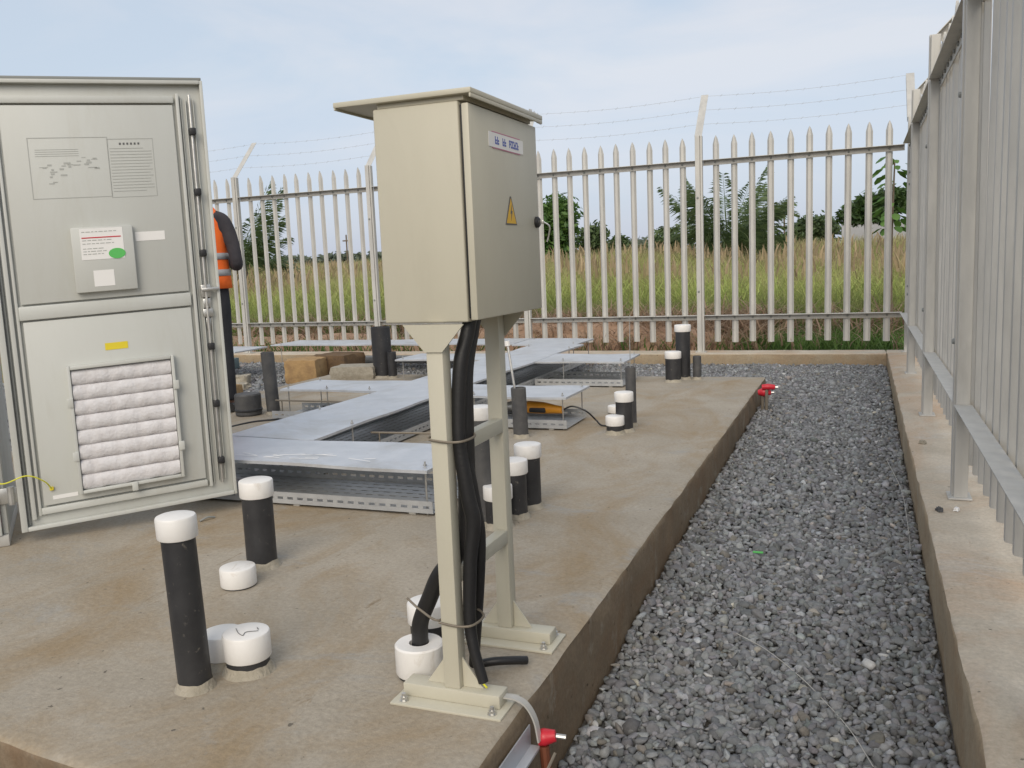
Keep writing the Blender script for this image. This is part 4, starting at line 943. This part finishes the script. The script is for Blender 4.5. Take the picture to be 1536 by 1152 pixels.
o_ = obj('plastic_shred', sh_, M['plastic'], smooth=0); sd = o_.modifiers.new('Solidify', 'SOLIDIFY'); sd.thickness = .0008; tag(o_, 'crumpled clear plastic shred caught on the rain hood corner', 'plastic')
gp = gl(1137, 828); bm = B(); box(bm, (gp.x - .02, gp.y - .006, gp.z - .004), (gp.x + .02, gp.y + .006, gp.z + .002), .002); tag(obj('plastic_scrap', bm, M['green']), 'small green plastic scrap on the gravel', 'litter')

# ------------------------------------------------------------------ vegetation
def blades(x, y, h, w, lean, base, tip, topc, zf=None, k=4):
    n = len(x); th = rng.uniform(0, 2 * PI, n); la = rng.uniform(.2, 1.0, n) * lean
    dx, dy = np.cos(th), np.sin(th); ph = rng.uniform(0, 2 * PI, n); wx, wy = np.cos(ph), np.sin(ph)
    z0 = np.array([zfield(a, b_) for a, b_ in zip(x, y)]) if zf is None else zf
    V = np.zeros((n, 2 * k + 1, 3)); C_ = np.zeros((n, 2 * k + 1, 3)); mixv = rng.random(n)
    var = 1 + rng.normal(0, .14, (n, 1))
    for i in range(k + 1):
        t = i / k; r_ = la * h * t ** 2; zz = z0 + h * (t - .18 * la * t * t); ww = w * (1 - t) ** .6 * .5
        cx, cy = x + dx * r_, y + dy * r_
        cc = (np.array(base) * (1 - t) + (np.array(tip)[None] * (1 - mixv)[:, None] + np.array(topc)[None] * mixv[:, None]) * t) * var
        if i < k:
            V[:, 2 * i] = np.stack([cx - wx * ww, cy - wy * ww, zz], -1); V[:, 2 * i + 1] = np.stack([cx + wx * ww, cy + wy * ww, zz], -1); C_[:, 2 * i] = cc; C_[:, 2 * i + 1] = cc
        else: V[:, 2 * i] = np.stack([cx, cy, zz], -1); C_[:, 2 * i] = cc
    m_ = 2 * k + 1; tri = []
    for i in range(k - 1): tri += [(2 * i, 2 * i + 1, 2 * i + 3), (2 * i, 2 * i + 3, 2 * i + 2)]
    tri.append((2 * k - 2, 2 * k - 1, 2 * k)); tri = np.array(tri)
    return V.reshape(-1, 3), (tri[None] + (np.arange(n) * m_)[:, None, None]).reshape(-1, 3), C_.reshape(-1, 3)
def field_pts(n, y0, y1, pw=2.0):
    y = (y0 ** (1 / pw) + (y1 ** (1 / pw) - y0 ** (1 / pw)) * rng.random(n)) ** pw
    x = rng.uniform(-.98, .16, n) * y + rng.uniform(-1, 1, n); return x, y
GRN, YEL, STR, RUS = (.17, .25, .06), (.37, .40, .13), (.44, .41, .20), (.38, .31, .16)
parts_ = []
def patchy(x, y): return .5 + .5 * np.sin(x * .55 + 1.3 * np.sin(y * .33) + .6) * np.cos(y * .42 + .9 * np.sin(x * .27))
for lo_, hi_, cnt, ya, yb, lean_, gcol, t1, t2, wmul in ((.5, 1.0, 34000, 11.6, 34, .95, (.25, .34, .08), (.50, .53, .18), (.43, .50, .15), 1.0), (.5, .95, 22000, 11.8, 36, .8, (.18, .28, .06), (.36, .44, .11), (.54, .50, .2), 1.0),
                                            (.75, 1.15, 22000, 13.0, 44, .7, (.22, .28, .07), STR, (.50, .42, .22), .8), (.75, 1.2, 9000, 13.5, 44, .6, (.26, .28, .09), STR, RUS, .7)):
    x, y = field_pts(cnt, ya, yb); k_ = patchy(x, y); h = rng.uniform(lo_, hi_, cnt) * (.72 + .42 * k_)
    parts_.append(blades(x, y, h, (.011 + .0008 * y) * wmul, lean_, gcol, t1, t2))
x, y = field_pts(20000, 30, 75); h = rng.uniform(.6, 1.15, len(x)) * (.75 + .35 * patchy(x, y)); parts_.append(blades(x, y, h, .05, .5, (.24, .28, .09), STR, (.36, .33, .15)))
V, F_, C_ = join(parts_)
tag(np_mesh('tall_grass', V, F_, M['grass'], C_), 'tall green and straw coloured grass filling the field beyond the fence', 'grass', kind='stuff')
# seed heads: narrow brown plumes on stalks
x, y = field_pts(5200, 13.5, 40); x, y = x[patchy(x + 5, y + 2) > .42], y[patchy(x + 5, y + 2) > .42]; hh = rng.uniform(.9, 1.36, len(x)) * (.66 + .42 * patchy(x, y)); zf = np.array([zfield(a, b_) for a, b_ in zip(x, y)])
V, F_, C_ = blades(x, y, hh, .006 + .0004 * y, .3, (.2, .2, .07), RUS, (.33, .19, .11))
pv = blades(x + rng.normal(0, .05, len(x)), y, np.full(len(x), .32), .03 + .0012 * y, .5, (.38, .29, .17), (.44, .34, .21), (.36, .26, .15), zf + hh * .72)
V, F_, C_ = join([(V, F_, C_), pv])
tag(np_mesh('grass_plumes', V, F_, M['grass'], C_), 'rusty brown seed plumes standing above the tall grass', 'grass', kind='stuff')
# low green growth and dry stalks just outside the fence
n = 15000; x = np.concatenate([rng.uniform(-1.3, 1.6, 7000), rng.uniform(-9, -1.3, 8000)]); y = rng.uniform(9.42, 11.8, n); h = rng.uniform(.08, .30, n)
V, F_, C_ = blades(x, y, h, .022, .9, (.07, .15, .035), (.15, .27, .06), (.2, .29, .08), k=3)
x = rng.uniform(-9, 2, 9000); y = rng.uniform(10.6, 12.6, 9000); q = blades(x, y, rng.uniform(.25, .7, 9000), .02, .7, (.12, .2, .05), (.26, .33, .09), (.36, .33, .14), k=3)
V, F_, C_ = join([(V, F_, C_), q])
tag(np_mesh('creeping_grass', V, F_, M['grass'], C_), 'low green weeds creeping along the outside of the fence', 'weeds', kind='stuff')
n = 6800; x = np.where(rng.random(6800) < .62, rng.uniform(-4.4, -.9, 6800), rng.uniform(-8.5, .6, 6800)); y = 10.6 + rng.normal(0, .55, n); y = np.clip(y, 9.45, 12.2); zf = np.array([zfield(a, b_) for a, b_ in zip(x, y)]) + rng.uniform(0, .32, n) * np.clip(1 - np.abs(y - 10.4) / 1.3, 0, 1)
V, F_, C_ = blades(x, y, rng.uniform(.12, .42, n), .022, 2.2, (.30, .20, .13), (.50, .39, .28), (.42, .29, .20), zf, k=3)
tag(np_mesh('dry_brush', V, F_, M['grass'], C_), 'tangle of dry brown stalks heaped along the outside of the fence', 'brush', kind='stuff')
# ridge of red earth thrown up outside the fence
bm = B(); g = {}; NX, NY = 90, 14
for i in range(NX + 1):
    for j in range(NY + 1):
        xx = -9 + 8.4 * i / NX; yy = 9.36 + 1.5 * j / NY; e = math.sin(PI * j / NY) * min(1, i / 6, (NX - i) / 10)
        g[i, j] = bm.verts.new((xx, yy, -.12 + e * (.24 + .12 * math.exp(-((xx + 3.2) / 1.6) ** 2) + .09 * noise.noise((xx * 1.2, yy * 1.5, 2)) + .04 * noise.noise((xx * 6, yy * 6, 4)))))
for i in range(NX):
    for j in range(NY): bm.faces.new((g[i, j], g[i + 1, j], g[i + 1, j + 1], g[i, j + 1]))
tag(obj('earth_bank', bm, M['mound'], smooth=60), kind='structure')

def leaf_cloud(blobs, n, size, c_lo, c_hi, flat=.3):
    """leaf quads through the volume of ellipsoids; blobs (x,y,z,rx,ry,rz)"""
    bl_ = np.array(blobs); wv = bl_[:, 3] * bl_[:, 4] * bl_[:, 5]; k = rng.choice(len(bl_), n, p=wv / wv.sum())
    d = rng.normal(size=(n, 3)); d /= np.linalg.norm(d, axis=1)[:, None]; r_ = rng.random(n) ** .42
    c = bl_[k, :3] + d * r_[:, None] * bl_[k, 3:] * (1 + .22 * np.sin(d[:, :1] * 7 + k[:, None]) * np.cos(d[:, 2:] * 6))
    a = rng.normal(size=(n, 3)); a[:, 2] *= .7; a /= np.linalg.norm(a, axis=1)[:, None]
    b_ = rng.normal(size=(n, 3)); b_ -= a * (a * b_).sum(1)[:, None]; b_ /= np.linalg.norm(b_, axis=1)[:, None]
    s = size * rng.uniform(.6, 1.35, n)[:, None]; nrm = np.cross(a, b_)
    V = np.stack([c - a * s, c + b_ * s * .38 + nrm * s * .08, c + a * s, c - b_ * s * .38 + nrm * s * .08], 1)
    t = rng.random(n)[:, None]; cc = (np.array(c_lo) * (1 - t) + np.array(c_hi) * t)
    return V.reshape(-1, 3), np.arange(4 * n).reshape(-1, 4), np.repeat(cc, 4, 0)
def tree(label, x, y, blobs, n, size, c_lo, c_hi, trunk_r=.08, cat='tree', group=None, name='bush', stems=5):
    z = zfield(x, y) - .05; t = thing(name, label, cat, (x, y, z), 0, group)
    V, F_, C_ = leaf_cloud(blobs, n, size, c_lo, c_hi); np_mesh('crown', V, F_, M['leaf'], C_, parent=t)
    bm = B(); zc_ = np.mean([b_[2] for b_ in blobs]); low = min(b_[2] - b_[5] * .4 for b_ in blobs)
    tube(bm, [(0, 0, 0), (.03, .02, max(.2, low * .6)), (0, 0, max(.35, low))], [trunk_r, trunk_r * .85, trunk_r * .7], 8, 3)
    for k in range(min(stems, len(blobs))):
        b_ = blobs[k]; tube(bm, [(0, 0, max(.3, low * .95)), (b_[0] * .5, b_[1] * .5, (low + b_[2]) / 2 + .05), (b_[0], b_[1], b_[2] + b_[5] * .3)], [trunk_r * .6, trunk_r * .4, trunk_r * .15], 6, 3)
    obj('trunk', bm, M['bark'], t, False, 60); return t
def at(px, dist_y): 
    p = gy(px, 400, dist_y); return p.x, dist_y
def zpx(px, py, dy): return gy(px, py, dy).z
def blobset(w, h0, h1, n, seed):
    r_ = random.Random(seed); out = []
    for k in range(n):
        a = r_.uniform(0, 2 * PI); rr = r_.uniform(0, .62) * w / 2; z = h0 + (h1 - h0) * r_.uniform(.22, .80); s = r_.uniform(.24, .40) * w
        s2 = min(s, (h1 - h0) * .45); out.append((rr * math.cos(a), rr * math.sin(a) * .8, min(z, h1 - s2 * .9), s, s * .9, s2))
    return out
D1, D2 = (.05, .085, .03), (.11, .165, .055)
x_, y_ = at(838, 30); tree('dark rounded green bush standing alone behind the fence just past the box door', x_, y_, blobset(1.95, .2, zpx(838, 286, 30) - zfield(x_, y_), 16, 3), 7000, .12, (.045, .11, .022), (.12, .22, .045), .09)
x_, y_ = at(893, 36); tree('small low dark bush beside the rounded bush', x_, y_, blobset(1.5, .2, zpx(893, 333, 36) - zfield(x_, y_), 8, 5), 2200, .13, D1, D2, .06)
x_, y_ = at(928, 60); tree('far flat tree tuft on the horizon between two fence pales', x_, y_, blobset(1.6, .3, zpx(928, 350, 60) - zfield(x_, y_), 6, 6), 1200, .16, D1, D2, .06)
x_, y_ = at(1000, 40); tree('low dark bush at the left foot of the feathery palm', x_, y_, blobset(2.4, .2, zpx(1000, 342, 40) - zfield(x_, y_), 9, 8), 2600, .14, D1, D2, .06)
x_, y_ = at(1150, 38); tree('low dark bush at the right foot of the feathery palm', x_, y_, blobset(2.2, .2, zpx(1150, 345, 38) - zfield(x_, y_), 9, 9), 2600, .14, D1, D2, .06)
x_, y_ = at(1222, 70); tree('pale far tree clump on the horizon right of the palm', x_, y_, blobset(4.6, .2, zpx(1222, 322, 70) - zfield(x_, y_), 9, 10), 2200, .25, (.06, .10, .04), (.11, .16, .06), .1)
x_, y_ = at(1297, 26); tree('small dark crowned tree near the fence corner', x_, y_, [(-.35, 0, 1.75, .42, .4, .30), (.05, .1, 1.95, .5, .45, .36), (.5, 0, 1.9, .5, .45, .45), (.75, .1, 2.1, .4, .4, .35), (.2, -.1, 1.7, .35, .3, .25)], 3600, .095, (.03, .065, .018), (.08, .14, .035), .05, name='tree')
x_, y_ = at(345, 60); tree('far tree line clump behind the person', x_, y_, blobset(6, .2, zpx(345, 372, 60) - zfield(x_, y_), 9, 12), 2400, .25, D1, D2, .1)
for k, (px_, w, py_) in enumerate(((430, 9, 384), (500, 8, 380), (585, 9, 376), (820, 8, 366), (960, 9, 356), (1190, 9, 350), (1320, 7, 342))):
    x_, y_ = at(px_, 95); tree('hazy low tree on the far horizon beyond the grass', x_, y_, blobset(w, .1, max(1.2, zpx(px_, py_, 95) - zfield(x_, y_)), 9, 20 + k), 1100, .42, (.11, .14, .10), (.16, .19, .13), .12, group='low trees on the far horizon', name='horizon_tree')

def frond_mesh(L, droop, n=44, w=.27, c1=(.075, .125, .05), c2=(.18, .24, .10)):
    V, F_, C_ = [], [], []; 
    def pos(t): return np.array([L * (t - .22 * droop * t ** 3), 0, L * (.55 * t - .62 * droop * t * t)])
    st = [pos(i / 10) for i in range(11)]
    for i in range(10):
        b0 = len(V); r0, r1 = .022 * (1 - i / 11), .022 * (1 - (i + 1) / 11)
        V += [st[i] + (0, r0, 0), st[i] - (0, r0, 0), st[i + 1] - (0, r1, 0), st[i + 1] + (0, r1, 0)]; F_.append([b0, b0 + 1, b0 + 2, b0 + 3]); C_ += [c2] * 4
    for k in range(n):
        t = .14 + .86 * k / n; p0 = pos(t); ll = w * L * .9 * math.sin(PI * (.16 + .8 * t)) ** .7
        for s in (-1, 1):
            d = np.array([.55 + .2 * random.random(), s * (.8 + .1 * random.random()), .05 + random.uniform(-.35, .3)]); d /= np.linalg.norm(d); e = p0 + d * ll - np.array([0, 0, .22 * ll]); m_ = p0 + d * ll * .55
            wv = np.array([.011, 0, .007]) * (1 + L * .35); b0 = len(V); V += [p0, m_ + wv, e, m_ - wv]; F_.append([b0, b0 + 1, b0 + 2, b0 + 3]); f = random.random(); cc = tuple(a * (1 - f) + b_ * f for a, b_ in zip(c1, c2)); C_ += [cc] * 4
    return np.array(V), np.array(F_), np.array(C_)
def palm(label, px, dy, top_py, L, n, trunk_h, group=None, spread=1.0):
    x_, y_ = at(px, dy); z = zfield(x_, y_) - .03; t = thing('palm', label, 'palm tree', (x_, y_, z), 0, group)
    bm = B(); tube(bm, [(0, 0, 0), (.03, 0, trunk_h * .5), (0, 0, trunk_h)], [.20, .17, .15], 10, 4); obj('trunk', bm, M['bark'], t, False, 60)
    meshes = []
    for dr_ in (.15, .45, .8, 1.15):
        V, F_, C_ = frond_mesh(L, dr_); o = np_mesh('frond', V, F_, M['leaf'], C_, parent=t); meshes.append((o.data, dr_)); o.location = (0, 0, trunk_h); o.rotation_euler = (0, -.75 + dr_ * .55, random.uniform(0, 6.28))
    for k in range(n):
        me, dr_ = meshes[k % 4]; o = bpy.data.objects.new('frond', me); col.objects.link(o); o.parent = t; o.location = (random.uniform(-.06, .06), random.uniform(-.06, .06), trunk_h + random.uniform(-.1, .08))
        o.rotation_euler = (random.uniform(-.2, .2), -.48 + dr_ * .5 + random.uniform(-.2, .35), k * 2.399 + random.uniform(-.2, .2)); s = random.uniform(.8, 1.1); o.scale = (s, s, s)
    return t
palm('feathery green palm standing in the grass behind the fence post', 1092, 27, 258, 2.55, 46, 1.05)
palm('dark palm behind the person showing over the fence rail', 362, 20, 235, 2.2, 24, 1.25)
# young broad-leaved plant leaning in by the corner post
pt = thing('broadleaf_plant', 'bright green broad-leaved plant just outside the fence corner post', 'plant', (.325, 10.6, -.1))
bm = B(); tube(bm, [(0, 0, 0), (-.02, .02, 1.0), (.0, 0, 2.0)], [.018, .014, .008], 8, 4); obj('stem', bm, M['bark'], pt, False, 60)
for k in range(60):
    a = random.uniform(0, 6.28); z = random.uniform(1.25, 2.05); l = random.uniform(.06, .11); r0 = random.uniform(.02, .22); V = []; cz = np.array([math.cos(a) * r0, math.sin(a) * r0, z]); dd = np.array([math.cos(a), math.sin(a), -.35]); ss = np.array([-math.sin(a), math.cos(a), 0]); up = np.array([0, 0, 1.0])
    V = [cz, cz + dd * l * .5 + ss * l * .42, cz + dd * l * 1.1 + ss * l * .35 - up * l * .2, cz + dd * l * 1.5 - up * l * .3, cz + dd * l * 1.1 - ss * l * .35 - up * l * .2, cz + dd * l * .5 - ss * l * .42, cz + dd * l * .6 + up * l * .06]
    Fk = np.array([[0, 1, 6], [1, 2, 6], [2, 3, 6], [3, 4, 6], [4, 5, 6], [5, 0, 6]]); f = random.random(); np_mesh('leaf', np.array(V), Fk, M['leaf'], np.tile(np.array([.07 + .08 * f, .16 + .12 * f, .03 + .03 * f]), (7, 1)), parent=pt)
# far post and wall
x_, y_ = at(522, 48); z_ = zfield(x_, y_)
bm = B(); tube(bm, [(0, 0, -.1), (.01, 0, zpx(522, 352, 48) - z_)], .045, 8); box(bm, (-.25, -.03, zpx(522, 362, 48) - z_), (.25, .03, zpx(522, 360, 48) - z_)); o_ = obj('field_pole', bm, M['bark']); o_.location = (x_, y_, z_); tag(o_, 'thin dark pole standing far out in the grass', 'pole')
x_, y_ = at(1176, 45); z_ = zfield(x_, y_)
bm = B(); tube(bm, [(0, 0, -.1), (.02, 0, 1.2), (.0, 0, zpx(1176, 303, 45) - z_)], .04, 8); box(bm, (-.18, -.03, zpx(1176, 309, 45) - z_), (.18, .03, zpx(1176, 307, 45) - z_)); o_ = obj('field_pole', bm, M['bark']); o_.location = (x_, y_, z_); tag(o_, 'thin dark pole beside the palm fronds', 'pole')
xa, _ = at(1262, 62); xb, _ = at(1350, 62); zz = zfield(xa, 62)
bm = B(); box(bm, (xa, 62, zz - .2), (xb + 3, 62.25, zpx(1300, 336, 62)), .02); box(bm, (xa - .05, 61.95, zpx(1300, 336, 62) + .001), (xb + 3.05, 62.3, zpx(1300, 336, 62) + .1), .02); tag(obj('boundary_wall', bm, M['greywall']), 'low grey wall far out beyond the grass', 'wall')
